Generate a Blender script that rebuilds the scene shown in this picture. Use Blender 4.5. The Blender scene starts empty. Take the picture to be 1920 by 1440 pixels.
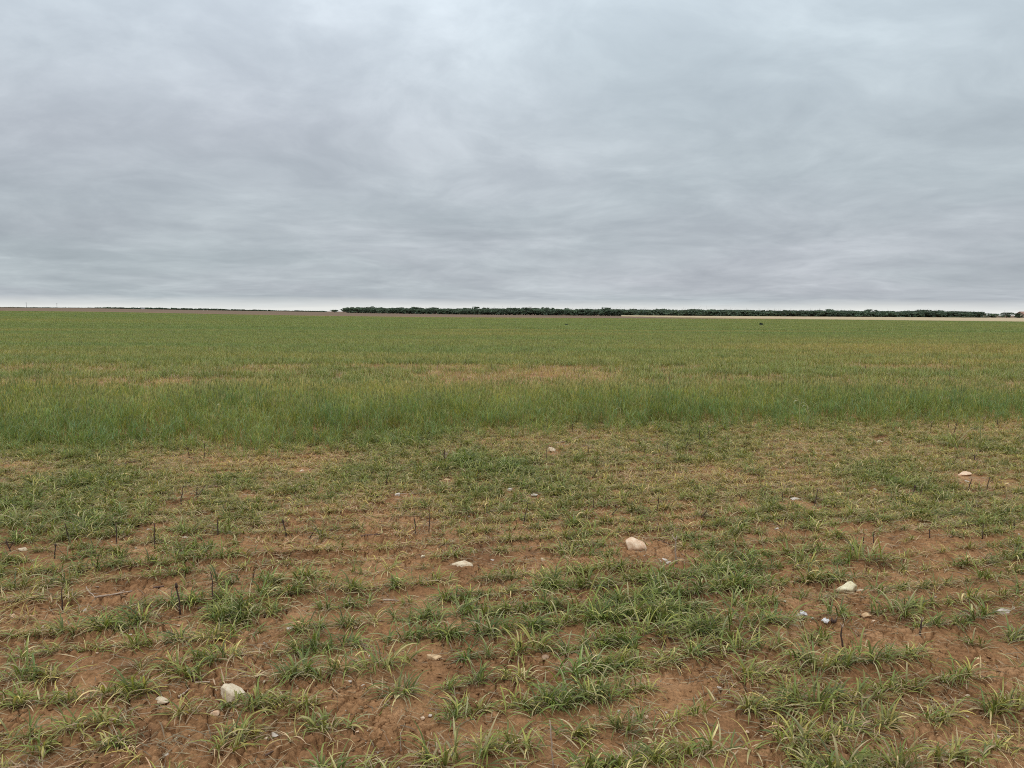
import bpy, bmesh, math, random
import numpy as np
from mathutils import Vector, Matrix

random.seed(7)
RNG = np.random.default_rng(11)
SC = bpy.context.scene
COL = SC.collection
rad = math.radians

# ------------------------------------------------------------------ camera
EYE = 1.6
F = 1443.0
PITCH, ROLL = rad(5.345), rad(0.327)
fwd = np.array([0, math.cos(PITCH), -math.sin(PITCH)])
r0 = np.array([1.0, 0, 0])
u0 = np.cross(r0, fwd)
right = r0 * math.cos(ROLL) + u0 * math.sin(ROLL)
up = -r0 * math.sin(ROLL) + u0 * math.cos(ROLL)
C0 = np.array([0, 0, EYE])


def ray(px, py):
    return fwd + right * ((px - 960) / F) + up * ((720 - py) / F)


def on_ground(px, py, z=0.0):
    d = ray(px, py)
    t = (z - EYE) / d[2]
    return C0 + d * t


def on_plane_y(px, py, Y):
    d = ray(px, py)
    return C0 + d * (Y / d[1])


def depth_of(p):
    return float(np.dot(np.array(p) - C0, fwd))


# ------------------------------------------------------------------ noise
def _h(ix, iy, seed):
    with np.errstate(over='ignore'):
        h = (ix.astype(np.uint32) * np.uint32(374761393) + iy.astype(np.uint32) * np.uint32(668265263)
             + np.uint32(seed * 974711 + 13))
        h = (h ^ (h >> np.uint32(13))) * np.uint32(1274126177)
        h = (h ^ (h >> np.uint32(16))) * np.uint32(2246822519)
        h = h ^ (h >> np.uint32(15))
    return h.astype(np.float64) / 4294967295.0


def vnoise(x, y, seed=0):
    x = np.asarray(x, float); y = np.asarray(y, float)
    fx = np.floor(x); fy = np.floor(y)
    ix = fx.astype(np.int64); iy = fy.astype(np.int64)
    tx = x - fx; ty = y - fy
    tx = tx * tx * tx * (tx * (tx * 6 - 15) + 10); ty = ty * ty * ty * (ty * (ty * 6 - 15) + 10)
    a = _h(ix, iy, seed); b = _h(ix + 1, iy, seed); c = _h(ix, iy + 1, seed); d = _h(ix + 1, iy + 1, seed)
    return (a + (b - a) * tx) * (1 - ty) + (c + (d - c) * tx) * ty


def fbm(x, y, seed=0, o=4):
    s = 0; a = 0.5; t = 0
    for k in range(o):
        s = s + a * vnoise(x * 2 ** k + 17.3 * k, y * 2 ** k - 9.1 * k, seed + k); t += a; a *= 0.5
    return s / t


def cracks(x, y, size, seed):
    """distance to the nearest border between clods (F2 - F1), in clod sizes"""
    gx = x / size; gy = y / size
    ix = np.floor(gx).astype(np.int64); iy = np.floor(gy).astype(np.int64)
    f1 = np.full(x.shape, 9.0); f2 = np.full(x.shape, 9.0)
    for dx in (-1, 0, 1):
        for dy in (-1, 0, 1):
            cx = ix + dx; cy = iy + dy
            d = np.hypot(cx + _h(cx, cy, seed) - gx, cy + _h(cx, cy, seed + 50) - gy)
            f2 = np.where(d < f1, f1, np.minimum(f2, d)); f1 = np.minimum(f1, d)
    return f2 - f1


def sstep(a, b, x):
    t = np.clip((x - a) / (b - a), 0, 1)
    return t * t * (3 - 2 * t)


# ------------------------------------------------------------------ the field in numbers
ROW_A = rad(15)
CA, SA = math.cos(ROW_A), math.sin(ROW_A)
ROW = 0.25
_p = on_ground(1700, 1362)
V0 = -_p[0] * SA + _p[1] * CA


def uv(x, y):
    return x * CA + y * SA, -x * SA + y * CA


def wob(u, v):
    return 0.05 * (fbm(u * 0.7, v * 0.5, 91, 2) - 0.5)


# hand-read patches of the near field: pixel ellipse, change of cover, change of greenness
PATCHES = [
    (240, 1235, 130, 28, -.7, -.1), (860, 1250, 95, 40, -.9, 0), (745, 1360, 120, 45, -.95, 0),
    (1290, 1320, 100, 60, -.95, 0), (1600, 1140, 170, 28, -.8, -.2), (1490, 1200, 70, 30, -.5, 0),
    (1800, 1228, 150, 20, -.8, -.1), (1820, 1395, 110, 25, -.6, 0), (250, 1425, 260, 22, -.9, 0),
    (60, 1240, 80, 25, -.5, 0), (970, 1046, 90, 25, -.9, -.1), (1080, 1190, 40, 25, -.4, 0),
    (250, 1105, 110, 24, -.6, -.1), (1800, 905, 100, 15, -.6, -.3), (1560, 918, 110, 14, -.5, -.3),
    (650, 962, 160, 20, -.35, -.2), (1740, 1020, 120, 22, -.5, -.2), (330, 1310, 50, 20, -.6, 0),
    (420, 1095, 60, 15, -.3, 0), (100, 1035, 110, 18, -.6, -.2), (690, 1190, 90, 25, -.4, 0),
    (560, 1410, 120, 25, -.5, 0), (1150, 1350, 60, 30, -.5, 0), (620, 1080, 60, 25, -.5, -.1),
    (1240, 1045, 60, 18, -.7, 0), (800, 985, 70, 14, -.4, -.1), (1690, 1290, 80, 20, -.4, 0),
    (1400, 1440, 120, 20, -.6, 0), (1270, 960, 60, 12, -.4, -.2), (1500, 1130, 40, 15, -.4, 0),
    (1060, 1130, 80, 50, .1, .15), (1370, 1145, 110, 60, .1, .2), (1340, 1045, 70, 30, .5, .5),
    (1560, 1040, 120, 25, .5, .5), (1840, 1075, 110, 30, .4, .4), (50, 950, 110, 55, .6, .6),
    (480, 960, 60, 25, .4, .5), (610, 935, 50, 18, .4, .5), (870, 870, 40, 18, .5, .8),
    (957, 883, 36, 16, .5, .8), (725, 830, 60, 14, .5, .6), (1850, 850, 90, 18, .5, .6),
    (430, 905, 50, 16, .4, .5), (500, 1110, 120, 35, .4, .4), (1100, 1020, 60, 28, .4, .5),
    (1210, 1180, 70, 30, .4, .4), (200, 990, 70, 20, .4, .4), (1670, 1130, 60, 28, .4, .4),
    (150, 880, 130, 25, .2, .3), (1405, 885, 35, 12, .3, .5), (1690, 905, 50, 12, .3, .4),
    (350, 1150, 90, 25, .2, .2), (900, 1180, 60, 35, .1, .1), (330, 870, 120, 14, -.1, -.5),
    (560, 860, 130, 16, -.1, -.5), (1130, 850, 160, 18, -.1, -.4), (1500, 850, 130, 18, -.1, -.4),
]
_PT = []
for px, py, rx, ry, dd, dg in PATCHES:
    c = on_ground(px, py)
    ryw = abs(on_ground(px, max(py - ry, 600))[1] - on_ground(px, py + ry)[1]) / 2
    rxw = rx / F * depth_of(c)
    _PT.append((c[0], c[1], rxw, ryw, dd, dg))


def cover_green(x, y):
    u, v = uv(x, y)
    n = fbm(x * 1.1, y * 1.1, 5, 3); m = fbm(x * 0.8 + 40, y * 0.8, 8, 3)
    dist = np.asarray(y, float)
    d = 0.98 + 0.08 * sstep(3.4, 5.0, dist) + 0.42 * sstep(4.9, 7.2, dist) + (n - 0.5) * .75
    g = 0.52 - 0.15 * sstep(4.2, 6.5, dist) + (m - 0.5) * .8
    for cx, cy, rx, ry, dd, dg in _PT:
        w = np.exp(-1.1 * (((x - cx) / rx) ** 2 + ((y - cy) / ry) ** 2)) * (.55 + .9 * n)
        d = d + (dd * .85 if dd < 0 else dd * .4) * w; g = g + dg * .55 * w
    return np.clip(d, 0.02, 1.25), np.clip(g, 0, 1)


# strips further out, in distance across the rows (v)
def tall_edge(u):
    return 9.15 - .078 * u + .5 * (vnoise(u * 2.1, u * 0 + 2, 35) - .5) + 0.75 * (fbm(u * 0.45, u * 0 + 3, 31, 3) - 0.5) * 2


def tall_back(u):
    return 13.2 - .2 * (u - 3.4) + 0.7 * (fbm(u * 0.3, u * 0 + 8, 33, 3) - 0.5) * 2


RISE_S = np.array([-1.6, -.665, -.527, -.388, -.25, -.12, 0.0, 2.0])
RISE_H = np.array([1.1, 1.0, .88, .5, .2, .03, 0, 0])
RISE_Y = np.array([-1e5, 60, 120, 190, 700, 1600, 3500, 9000])
RISE_Z = np.array([0, 0, .42, 1.0, 3.05, 3.0, 2.0, 0.0])


def far_h(x, y):
    y = np.asarray(y, float); x = np.asarray(x, float)
    s = x / np.maximum(y, 20)
    return np.interp(s, RISE_S, RISE_H) * np.interp(y, RISE_Y, RISE_Z)


def near_h(x, y, fine=False):
    u, v = uv(x, y)
    ph = (v - V0 + wob(u, v)) / ROW
    amp = 0.5 + 0.8 * vnoise(u * 0.9, np.round(ph) * 3.7, 60)
    h = 0.013 * amp * np.cos(2 * np.pi * ph)
    h = h + 0.045 * (fbm(x * 0.55, y * 0.55, 70, 2) - 0.5) + 0.024 * (fbm(x * 4.5, y * 4.5, 72, 3) - 0.5)
    if fine:
        h = h + 0.019 * (fbm(x * 22, y * 22, 74, 4) - 0.5)
        lump = vnoise(x * 34, y * 34, 78) * vnoise(x * 3, y * 3, 79)
        h = h + 0.016 * sstep(0.40, 0.75, lump)
        wx = x + 0.05 * (fbm(x * 9, y * 9, 80, 2) - 0.5); wy = y + 0.05 * (fbm(x * 9 + 31, y * 9, 81, 2) - 0.5)
        e = cracks(wx, wy, 0.098, 3)
        e2 = cracks(wx + 3, wy + 7, 0.045, 9)
        where = sstep(0.26, 0.42, fbm(x * 1.6, y * 1.6, 84, 2))
        h = h - 0.030 * where * (1 - sstep(0.045, 0.105, e)) - 0.011 * where * (1 - sstep(0.05, 0.15, e2))
        # shallow crust: clods dish up slightly toward their borders
        h = h + 0.003 * where * (1 - sstep(0.1, 0.4, e))
    return h


def H(x, y):
    x = np.asarray(x, float); y = np.asarray(y, float)
    k = 1 - sstep(24, 40, np.abs(y))
    return near_h(x, y) * k + far_h(x, y)


# ------------------------------------------------------------------ object helpers
def mesh_np(name, V, faces4=None, faces3=None, cols=None, mats=(), mat_idx=None, smooth=True):
    me = bpy.data.meshes.new(name)
    V = np.ascontiguousarray(V, dtype=np.float32)
    f4 = np.zeros((0, 4), np.int32) if faces4 is None else np.asarray(faces4, np.int32)
    f3 = np.zeros((0, 3), np.int32) if faces3 is None else np.asarray(faces3, np.int32)
    me.vertices.add(len(V)); me.vertices.foreach_set('co', V.ravel())
    nl = f4.size + f3.size; nf = len(f4) + len(f3)
    me.loops.add(nl); me.polygons.add(nf)
    me.loops.foreach_set('vertex_index', np.concatenate([f4.ravel(), f3.ravel()]).astype(np.int32))
    st = np.concatenate([np.arange(len(f4)) * 4, len(f4) * 4 + np.arange(len(f3)) * 3]).astype(np.int32)
    me.polygons.foreach_set('loop_start', st)
    if smooth:
        me.polygons.foreach_set('use_smooth', np.ones(nf, bool))
    if mat_idx is not None:
        me.polygons.foreach_set('material_index', np.asarray(mat_idx, np.int32))
    if cols is not None:
        a = me.color_attributes.new('Col', 'FLOAT_COLOR', 'POINT')
        c4 = np.ones((len(V), 4), np.float32); c4[:, :3] = cols
        a.data.foreach_set('color', c4.ravel())
    for m in mats:
        me.materials.append(m)
    me.update(calc_edges=True)
    return me


def link(name, me, label=None, cat=None, group=None, kind=None, parent=None, loc=None):
    o = bpy.data.objects.new(name, me)
    COL.objects.link(o)
    if loc is not None: o.location = loc
    if parent is not None: o.parent = parent
    if label: o['label'] = label
    if cat: o['category'] = cat
    if group: o['group'] = group
    if kind: o['kind'] = kind
    return o


class Geo:
    def __init__(self):
        self.V = []; self.Q = []; self.T = []; self.C = []; self.MQ = []; self.MT = []; self.n = 0

    def add(self, V, Q=None, T=None, C=None, m=0):
        V = np.asarray(V, float)
        self.V.append(V)
        if Q is not None and len(Q):
            self.Q.append(np.asarray(Q) + self.n); self.MQ.append(np.full(len(Q), m))
        if T is not None and len(T):
            self.T.append(np.asarray(T) + self.n); self.MT.append(np.full(len(T), m))
        self.C.append(np.zeros((len(V), 3)) + (0.5 if C is None else np.asarray(C)))
        self.n += len(V)

    def mesh(self, name, mats, smooth=True):
        q = np.concatenate(self.Q) if self.Q else None
        t = np.concatenate(self.T) if self.T else None
        mi = np.concatenate(self.MQ + self.MT)
        return mesh_np(name, np.concatenate(self.V), q, t, np.concatenate(self.C), mats, mi, smooth)


def tube(path, radii, sides=6, cap=True):
    path = np.asarray(path, float); n = len(path)
    t = np.gradient(path, axis=0); t /= np.linalg.norm(t, axis=1)[:, None] + 1e-9
    ref = np.array([0.31, 0.95, 0.05])
    a = np.cross(t, ref); a /= np.linalg.norm(a, axis=1)[:, None] + 1e-9
    b = np.cross(t, a)
    ang = np.arange(sides) / sides * 2 * np.pi
    V = (path[:, None, :] + np.asarray(radii)[:, None, None] * (a[:, None, :] * np.cos(ang)[None, :, None] + b[:, None, :] * np.sin(ang)[None, :, None])).reshape(-1, 3)
    Q = []
    for i in range(n - 1):
        for j in range(sides):
            k = (j + 1) % sides
            Q.append((i * sides + j, i * sides + k, (i + 1) * sides + k, (i + 1) * sides + j))
    T = []
    if cap:
        V = np.vstack([V, path[:1], path[-1:]])
        for j in range(sides):
            k = (j + 1) % sides
            T.append((n * sides, k, j)); T.append((n * sides + 1, (n - 1) * sides + j, (n - 1) * sides + k))
    return V, Q, T


# ------------------------------------------------------------------ materials
def newmat(name):
    m = bpy.data.materials.new(name); m.use_nodes = True
    nt = m.node_tree; nt.nodes.clear()
    out = nt.nodes.new('ShaderNodeOutputMaterial')
    return m, nt, out


def N(nt, typ, **kw):
    n = nt.nodes.new(typ)
    for k, v in kw.items():
        setattr(n, k, v)
    return n


def ramp(nt, stops, fac):
    r = N(nt, 'ShaderNodeValToRGB')
    e = r.color_ramp.elements
    while len(e) < len(stops): e.new(0.5)
    for i, (p, c) in enumerate(stops):
        e[i].position = p; e[i].color = (*c, 1)
    nt.links.new(fac, r.inputs[0])
    return r.outputs[0]


def noise(nt, vec, scale, detail=4, rough=0.5, out='Fac'):
    n = N(nt, 'ShaderNodeTexNoise'); n.inputs['Scale'].default_value = scale
    n.inputs['Detail'].default_value = detail; n.inputs['Roughness'].default_value = rough
    if vec is not None: nt.links.new(vec, n.inputs['Vector'])
    return n.outputs[out]


def mixc(nt, fac, a, b, mode='MIX'):
    m = N(nt, 'ShaderNodeMix', data_type='RGBA', blend_type=mode)
    for s, v in ((m.inputs[0], fac), (m.inputs[6], a), (m.inputs[7], b)):
        if hasattr(v, 'links') or isinstance(v, bpy.types.NodeSocket): nt.links.new(v, s)
        elif isinstance(v, (int, float)): s.default_value = v
        else: s.default_value = (*v, 1)
    return m.outputs[2]


def mth(nt, op, a, b=None, clamp=False):
    m = N(nt, 'ShaderNodeMath', operation=op, use_clamp=clamp)
    for i, v in enumerate((a, b)):
        if v is None: continue
        if isinstance(v, bpy.types.NodeSocket): nt.links.new(v, m.inputs[i])
        else: m.inputs[i].default_value = v
    return m.outputs[0]


def mrange(nt, v, a, b, c=0.0, d=1.0):
    m = N(nt, 'ShaderNodeMapRange'); nt.links.new(v, m.inputs[0])
    for i, x in enumerate((a, b, c, d)): m.inputs[1 + i].default_value = x
    return m.outputs[0]


def soil_material():
    m, nt, out = newmat('red_soil')
    g = N(nt, 'ShaderNodeNewGeometry'); pos = g.outputs['Position']
    c1 = ramp(nt, [(0.30, (.175, .086, .039)), (0.5, (.275, .143, .064)), (0.72, (.40, .225, .112))], noise(nt, pos, 1.7, 5, .6))
    grain = ramp(nt, [(0.28, (.38, .36, .34)), (0.5, (1, 1, 1)), (0.72, (1.6, 1.6, 1.6))], noise(nt, pos, 75, 5, .7))
    c2 = mixc(nt, 0.75, c1, grain, 'MULTIPLY')
    damp = mrange(nt, noise(nt, pos, 3.1, 3, .6), .58, .74)
    c3 = mixc(nt, mth(nt, 'MULTIPLY', damp, .55), c2, (.10, .050, .028))
    xyz = N(nt, 'ShaderNodeSeparateXYZ'); nt.links.new(pos, xyz.inputs[0])
    farf = mrange(nt, xyz.outputs[1], 150, 260)
    sc = N(nt, 'ShaderNodeVectorMath', operation='MULTIPLY'); nt.links.new(pos, sc.inputs[0]); sc.inputs[1].default_value = (.02, .12, 0)
    farc = ramp(nt, [(0.3, (.125, .083, .050)), (0.7, (.19, .126, .078))], noise(nt, sc.outputs[0], 1.0, 5, .6))
    c4 = mixc(nt, farf, c3, farc)
    p = N(nt, 'ShaderNodeBsdfPrincipled'); nt.links.new(c4, p.inputs['Base Color'])
    p.inputs['Roughness'].default_value = .95; p.inputs['Specular IOR Level'].default_value = .15
    b = N(nt, 'ShaderNodeBump'); b.inputs['Strength'].default_value = .8; b.inputs['Distance'].default_value = .010
    nt.links.new(noise(nt, pos, 60, 6, .7), b.inputs['Height'])
    nt.links.new(b.outputs[0], p.inputs['Normal'])
    nt.links.new(p.outputs[0], out.inputs[0])
    return m


def leaf_material(name, tinted, rough=.42, trans=.27, tint_lo=(1.32, 1.10, 1.15), tint_hi=(.78, .95, .95)):
    m, nt, out = newmat(name)
    a = N(nt, 'ShaderNodeAttribute', attribute_name='Col')
    col = a.outputs['Color']
    if tinted:
        t = N(nt, 'ShaderNodeAttribute', attribute_name='tint', attribute_type='INSTANCER')
        k = ramp(nt, [(0, tint_lo), (0.5, (1, 1, 1)), (1, tint_hi)], t.outputs['Fac'])
        col = mixc(nt, 1.0, col, k, 'MULTIPLY')
        oi = N(nt, 'ShaderNodeObjectInfo')
        col = mixc(nt, 1.0, col, ramp(nt, [(0, (.82, .82, .80)), (1, (1.2, 1.18, 1.12))], oi.outputs['Random']), 'MULTIPLY')
    g = N(nt, 'ShaderNodeNewGeometry')
    col = mixc(nt, .5, col, ramp(nt, [(.3, (.7, .7, .68)), (.7, (1.3, 1.3, 1.3))], noise(nt, g.outputs['Position'], 70, 3)), 'MULTIPLY')
    p = N(nt, 'ShaderNodeBsdfPrincipled'); nt.links.new(col, p.inputs['Base Color'])
    p.inputs['Roughness'].default_value = rough; p.inputs['Specular IOR Level'].default_value = .28
    tr = N(nt, 'ShaderNodeBsdfTranslucent'); nt.links.new(mixc(nt, 1, col, (1.15, 1.2, .7), 'MULTIPLY'), tr.inputs[0])
    mx = N(nt, 'ShaderNodeMixShader'); mx.inputs[0].default_value = trans
    nt.links.new(p.outputs[0], mx.inputs[1]); nt.links.new(tr.outputs[0], mx.inputs[2])
    nt.links.new(mx.outputs[0], out.inputs[0])
    return m


def rock_material(name, c_lo, c_mid, c_hi, stain=(.42, .25, .14), stain_amt=.5):
    m, nt, out = newmat(name)
    tc = N(nt, 'ShaderNodeTexCoord'); pos = tc.outputs['Object']
    oi = N(nt, 'ShaderNodeObjectInfo')
    ad = N(nt, 'ShaderNodeVectorMath', operation='ADD'); nt.links.new(pos, ad.inputs[0])
    cb = N(nt, 'ShaderNodeCombineXYZ'); nt.links.new(mth(nt, 'MULTIPLY', oi.outputs['Random'], 30.0), cb.inputs[0]); nt.links.new(cb.outputs[0], ad.inputs[1])
    v = ad.outputs[0]
    c = ramp(nt, [(.3, c_lo), (.5, c_mid), (.7, c_hi)], noise(nt, v, 38, 6, .65))
    s = mrange(nt, noise(nt, v, 17, 4, .6), .50, .66)
    c = mixc(nt, mth(nt, 'MULTIPLY', s, stain_amt), c, stain)
    xyz = N(nt, 'ShaderNodeSeparateXYZ'); nt.links.new(pos, xyz.inputs[0])
    pit = mrange(nt, noise(nt, v, 150, 2, .5), .62, .70)
    c = mixc(nt, mth(nt, 'MULTIPLY', pit, .5), c, (.30, .20, .13))
    p = N(nt, 'ShaderNodeBsdfPrincipled'); nt.links.new(c, p.inputs['Base Color'])
    p.inputs['Roughness'].default_value = .9; p.inputs['Specular IOR Level'].default_value = .2
    b = N(nt, 'ShaderNodeBump'); b.inputs['Strength'].default_value = .7; b.inputs['Distance'].default_value = .004
    nt.links.new(noise(nt, v, 90, 6, .7), b.inputs['Height']); nt.links.new(b.outputs[0], p.inputs['Normal'])
    nt.links.new(p.outputs[0], out.inputs[0])
    return m


def plain_material(name, c_lo, c_hi, scale=40, rough=.85, bump=.3):
    m, nt, out = newmat(name)
    tc = N(nt, 'ShaderNodeTexCoord')
    f = noise(nt, tc.outputs['Object'], scale, 5, .65)
    p = N(nt, 'ShaderNodeBsdfPrincipled'); nt.links.new(ramp(nt, [(.3, c_lo), (.7, c_hi)], f), p.inputs['Base Color'])
    p.inputs['Roughness'].default_value = rough; p.inputs['Specular IOR Level'].default_value = .25
    b = N(nt, 'ShaderNodeBump'); b.inputs['Strength'].default_value = bump; b.inputs['Distance'].default_value = .002
    nt.links.new(f, b.inputs['Height']); nt.links.new(b.outputs[0], p.inputs['Normal'])
    nt.links.new(p.outputs[0], out.inputs[0])
    return m


M_SOIL = soil_material()
M_WHEAT = leaf_material('wheat_leaf_scattered', True)
M_TALL = leaf_material('wheat_leaf_tall', True, trans=.42, tint_lo=(1.36, 1.25, 1.25), tint_hi=(.82, .96, 1.08))
M_TUFT = leaf_material('wheat_leaf', False)
M_TREE = leaf_material('mesquite_leaf', False, rough=.7, trans=.2)
M_BARK = plain_material('grey_bark', (.07, .055, .045), (.16, .13, .11), 6)
M_STALK = plain_material('dark_dead_stem', (.036, .023, .018), (.11, .068, .050), 120)
M_STALKP = plain_material('pale_dead_stem', (.20, .14, .10), (.42, .32, .23), 90)
M_STICK = plain_material('weathered_stick', (.25, .17, .12), (.50, .39, .29), 80)
M_STICKD = plain_material('brown_stick', (.07, .04, .028), (.19, .115, .08), 80)
M_LINT = plain_material('cotton_lint', (.48, .45, .42), (.72, .70, .67), 110, .95, .8)
M_ROCK = {
    'cream': rock_material('cream_limestone', (.46, .36, .23), (.64, .52, .36), (.76, .66, .49), (.46, .30, .17), .6),
    'yellow': rock_material('pale_yellow_limestone', (.54, .46, .27), (.68, .60, .39), (.76, .69, .48), (.55, .42, .22), .3),
    'pink': rock_material('pinkish_limestone', (.50, .33, .20), (.68, .49, .33), (.82, .68, .50), (.55, .30, .17), .7),
    'white': rock_material('white_caliche', (.42, .35, .27), (.55, .48, .40), (.66, .60, .53), (.38, .27, .18), .55),
    'tan': rock_material('tan_sandstone', (.42, .27, .14), (.60, .41, .23), (.74, .55, .33), (.42, .22, .11), .5),
    'brown': rock_material('soil_stained_stone', (.30, .18, .11), (.42, .28, .18), (.56, .41, .28), (.30, .16, .09), .6),
}

# ------------------------------------------------------------------ ground: one sheet to the horizon
def build_ground():
    xs = [0.0]
    step = .0052
    while xs[-1] < 1750:
        x = xs[-1]
        if x > 2.3: step = min(step * 1.03, max(.0052, x * .05))
        xs.append(x + step)
    xs = np.array(xs); xs = np.concatenate([-xs[:0:-1], xs])
    ys = [1.9]
    while ys[-1] < 1750:
        y = ys[-1]
        s = .0046 if y < 3.3 else min(.0046 * (y / 3.3) ** 2.0, y * .04)
        ys.append(y + s)
    back = [1.9]
    s = .02
    while back[-1] > -600:
        s *= 1.25; back.append(back[-1] - s)
    ys = np.concatenate([np.array(back[:0:-1]), np.array(ys)])
    X, Y = np.meshgrid(xs, ys)
    Z = far_h(X, Y)
    k = (np.abs(Y) < 40)
    rows = k.any(axis=1)
    Xn, Yn = X[rows], Y[rows]
    near = np.zeros_like(Xn)
    fine = (Yn > 1.8) & (Yn < 12) & (np.abs(Xn) < 9)
    near[~fine] = near_h(Xn[~fine], Yn[~fine])
    near[fine] = near_h(Xn[fine], Yn[fine], True)
    Z[rows] += near * (1 - sstep(24, 40, np.abs(Yn)))
    ny, nx = X.shape
    V = np.stack([X, Y, Z], -1).reshape(-1, 3)
    i = np.arange(ny - 1)[:, None] * nx + np.arange(nx - 1)[None, :]
    i = i.ravel()
    Q = np.stack([i, i + 1, i + nx + 1, i + nx], 1)
    me = mesh_np('ground', V, Q, mats=[M_SOIL])
    o = link('ground', me, kind='structure')
    print('ground verts', len(V))
    return o


build_ground()

# ------------------------------------------------------------------ wheat blades
GREEN = np.array([.078, .126, .024]); GREEN2 = np.array([.142, .188, .028])
OLIVE = np.array([.258, .245, .048]); YEL = np.array([.43, .365, .110]); STRAW = np.array([.55, .44, .25]); DEAD = np.array([.42, .30, .19])


def blades(geo, bx, by, bz, az, el, droop, L, W, col_b, col_t, nseg=6, fold=True, twist=0.5, mat=0, rng=RNG, wig=.25):
    n = len(bx)
    s = np.linspace(0, 1, nseg + 1)
    th = el[:, None] - droop[:, None] * (s[None, :] ** 1.3)
    azs = az[:, None] + (rng.normal(0, wig, n))[:, None] * s[None, :] ** 2
    dl = L[:, None] / nseg
    dx = np.cos(th) * np.cos(azs) * dl; dy = np.cos(th) * np.sin(azs) * dl; dz = np.sin(th) * dl
    z0 = np.zeros((n, 1))
    cx = bx[:, None] + np.concatenate([z0, np.cumsum(dx[:, :-1], 1)], 1)
    cy = by[:, None] + np.concatenate([z0, np.cumsum(dy[:, :-1], 1)], 1)
    cz = bz[:, None] + np.concatenate([z0, np.cumsum(dz[:, :-1], 1)], 1)
    cz = np.maximum(cz, 0.004 + .004 * rng.random((n, 1)))
    w = W[:, None] * np.clip(np.minimum(.45 + s * 2.2, 1), 0, 1)[None, :] * np.clip(1 - s ** 2.4, 0.02, 1)[None, :] * .5
    tw = (rng.normal(0, twist, n))[:, None] * s[None, :]
    nx_, ny_, nz_ = -np.sin(th) * np.cos(azs), -np.sin(th) * np.sin(azs), np.cos(th)
    sx, sy = -np.sin(azs), np.cos(azs)
    ox = sx * np.cos(tw) + nx_ * np.sin(tw); oy = sy * np.cos(tw) + ny_ * np.sin(tw); oz = nz_ * np.sin(tw)
    A = np.stack([cx - ox * w, cy - oy * w, cz - oz * w], -1)
    B = np.stack([cx + ox * w, cy + oy * w, cz + oz * w], -1)
    col = col_b[:, None, :] * (1 - s[None, :, None] ** 1.5) + col_t[:, None, :] * s[None, :, None] ** 1.5
    if fold:
        M = np.stack([cx - nx_ * w * .35, cy - ny_ * w * .35, cz - nz_ * w * .35], -1)
        P = np.stack([A, M, B], 2); k = 3
    else:
        P = np.stack([A, B], 2); k = 2
    V = P.reshape(-1, 3)
    Cc = np.repeat(col[:, :, None, :], k, 2).reshape(-1, 3)
    base = (np.arange(n) * (nseg + 1) * k)[:, None, None]
    seg = (np.arange(nseg) * k)[None, :, None]
    j = np.arange(k - 1)[None, None, :]
    a = (base + seg + j).ravel()
    geo.add(V, np.stack([a, a + 1, a + 1 + k, a + k], 1), None, Cc, mat)


def lerp(a, b, t):
    return a[None, :] * (1 - t[:, None]) + b[None, :] * t[:, None]


def tuft_geo(n, spread, Lr, Wr, elr, droopr, green, dead, rng, nseg=6, fold=True, scale=1.0, straw_base=6):
    """one wheat plant: n leaves fanning out of a small crown, plus withered lower leaves"""
    g = Geo()
    nt = max(2, n // 5)
    tx = rng.normal(0, spread * 1.25, nt); ty = rng.normal(0, spread * .55, nt)
    k = rng.integers(0, nt, n)
    bx = tx[k] + rng.normal(0, .006, n); by = ty[k] + rng.normal(0, .006, n); bz = rng.uniform(-.01, .02, n)
    out = np.arctan2(by, bx)
    az = np.where(rng.random(n) < .45, out + rng.normal(0, .8, n), rng.uniform(0, 2 * np.pi, n))
    el = rng.uniform(*elr, n); droop = rng.uniform(*droopr, n)
    L = rng.uniform(*Lr, n); W = rng.uniform(*Wr, n)
    t = np.clip(green + rng.normal(0, .22, n), 0, 1)
    c = np.where(t[:, None] > .5, lerp(OLIVE, GREEN2, np.clip(t * 2 - 1, 0, 1) ** .6), lerp(YEL, OLIVE, t * 2))
    c = np.where((rng.random(n) < green * .6)[:, None], lerp(GREEN2, GREEN, rng.random(n)), c)
    isdead = rng.random(n) < dead
    c = np.where(isdead[:, None], lerp(STRAW, YEL, rng.random(n)), c)
    c = c * rng.uniform(.50, 1.6, (n, 1))
    tip = rng.random(n)
    ct = np.where((tip < .30)[:, None], c * .4 + YEL * .6, c * 1.1)
    ct = np.where((tip < .12)[:, None], STRAW[None] * 1.05, ct)
    cb = c * .75 + (STRAW * .6)[None] * .25
    blades(g, bx, by, bz, az, el, droop, L, W, cb, ct, nseg, fold, rng=rng)
    if straw_base:
        m = straw_base
        k = rng.integers(0, nt, m)
        cc = lerp(STRAW, DEAD, rng.random(m)) * rng.uniform(.7, 1.15, (m, 1))
        blades(g, tx[k] + rng.normal(0, .012, m), ty[k] + rng.normal(0, .012, m), np.full(m, .012), rng.uniform(0, 2 * np.pi, m),
               rng.uniform(-.1, .7, m), rng.uniform(.5, 1.8, m), rng.uniform(.05, .15, m), rng.uniform(.003, .006, m), cc, cc, 4, False, 1.0, rng=rng)
    return g


def litter_geo(rng, n=9):
    g = Geo()
    cc = lerp(STRAW * .8, DEAD * .75, rng.random(n)) * rng.uniform(.45, 1.1, (n, 1))
    blades(g, rng.normal(0, .07, n), rng.normal(0, .07, n), np.full(n, .008), rng.uniform(0, 2 * np.pi, n), rng.uniform(-.05, .35, n),
           rng.uniform(.1, .9, n), rng.uniform(.03, .13, n), rng.uniform(.0025, .006, n), cc, cc * 1.1, 4, False, 1.2, rng=rng)
    return g


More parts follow.
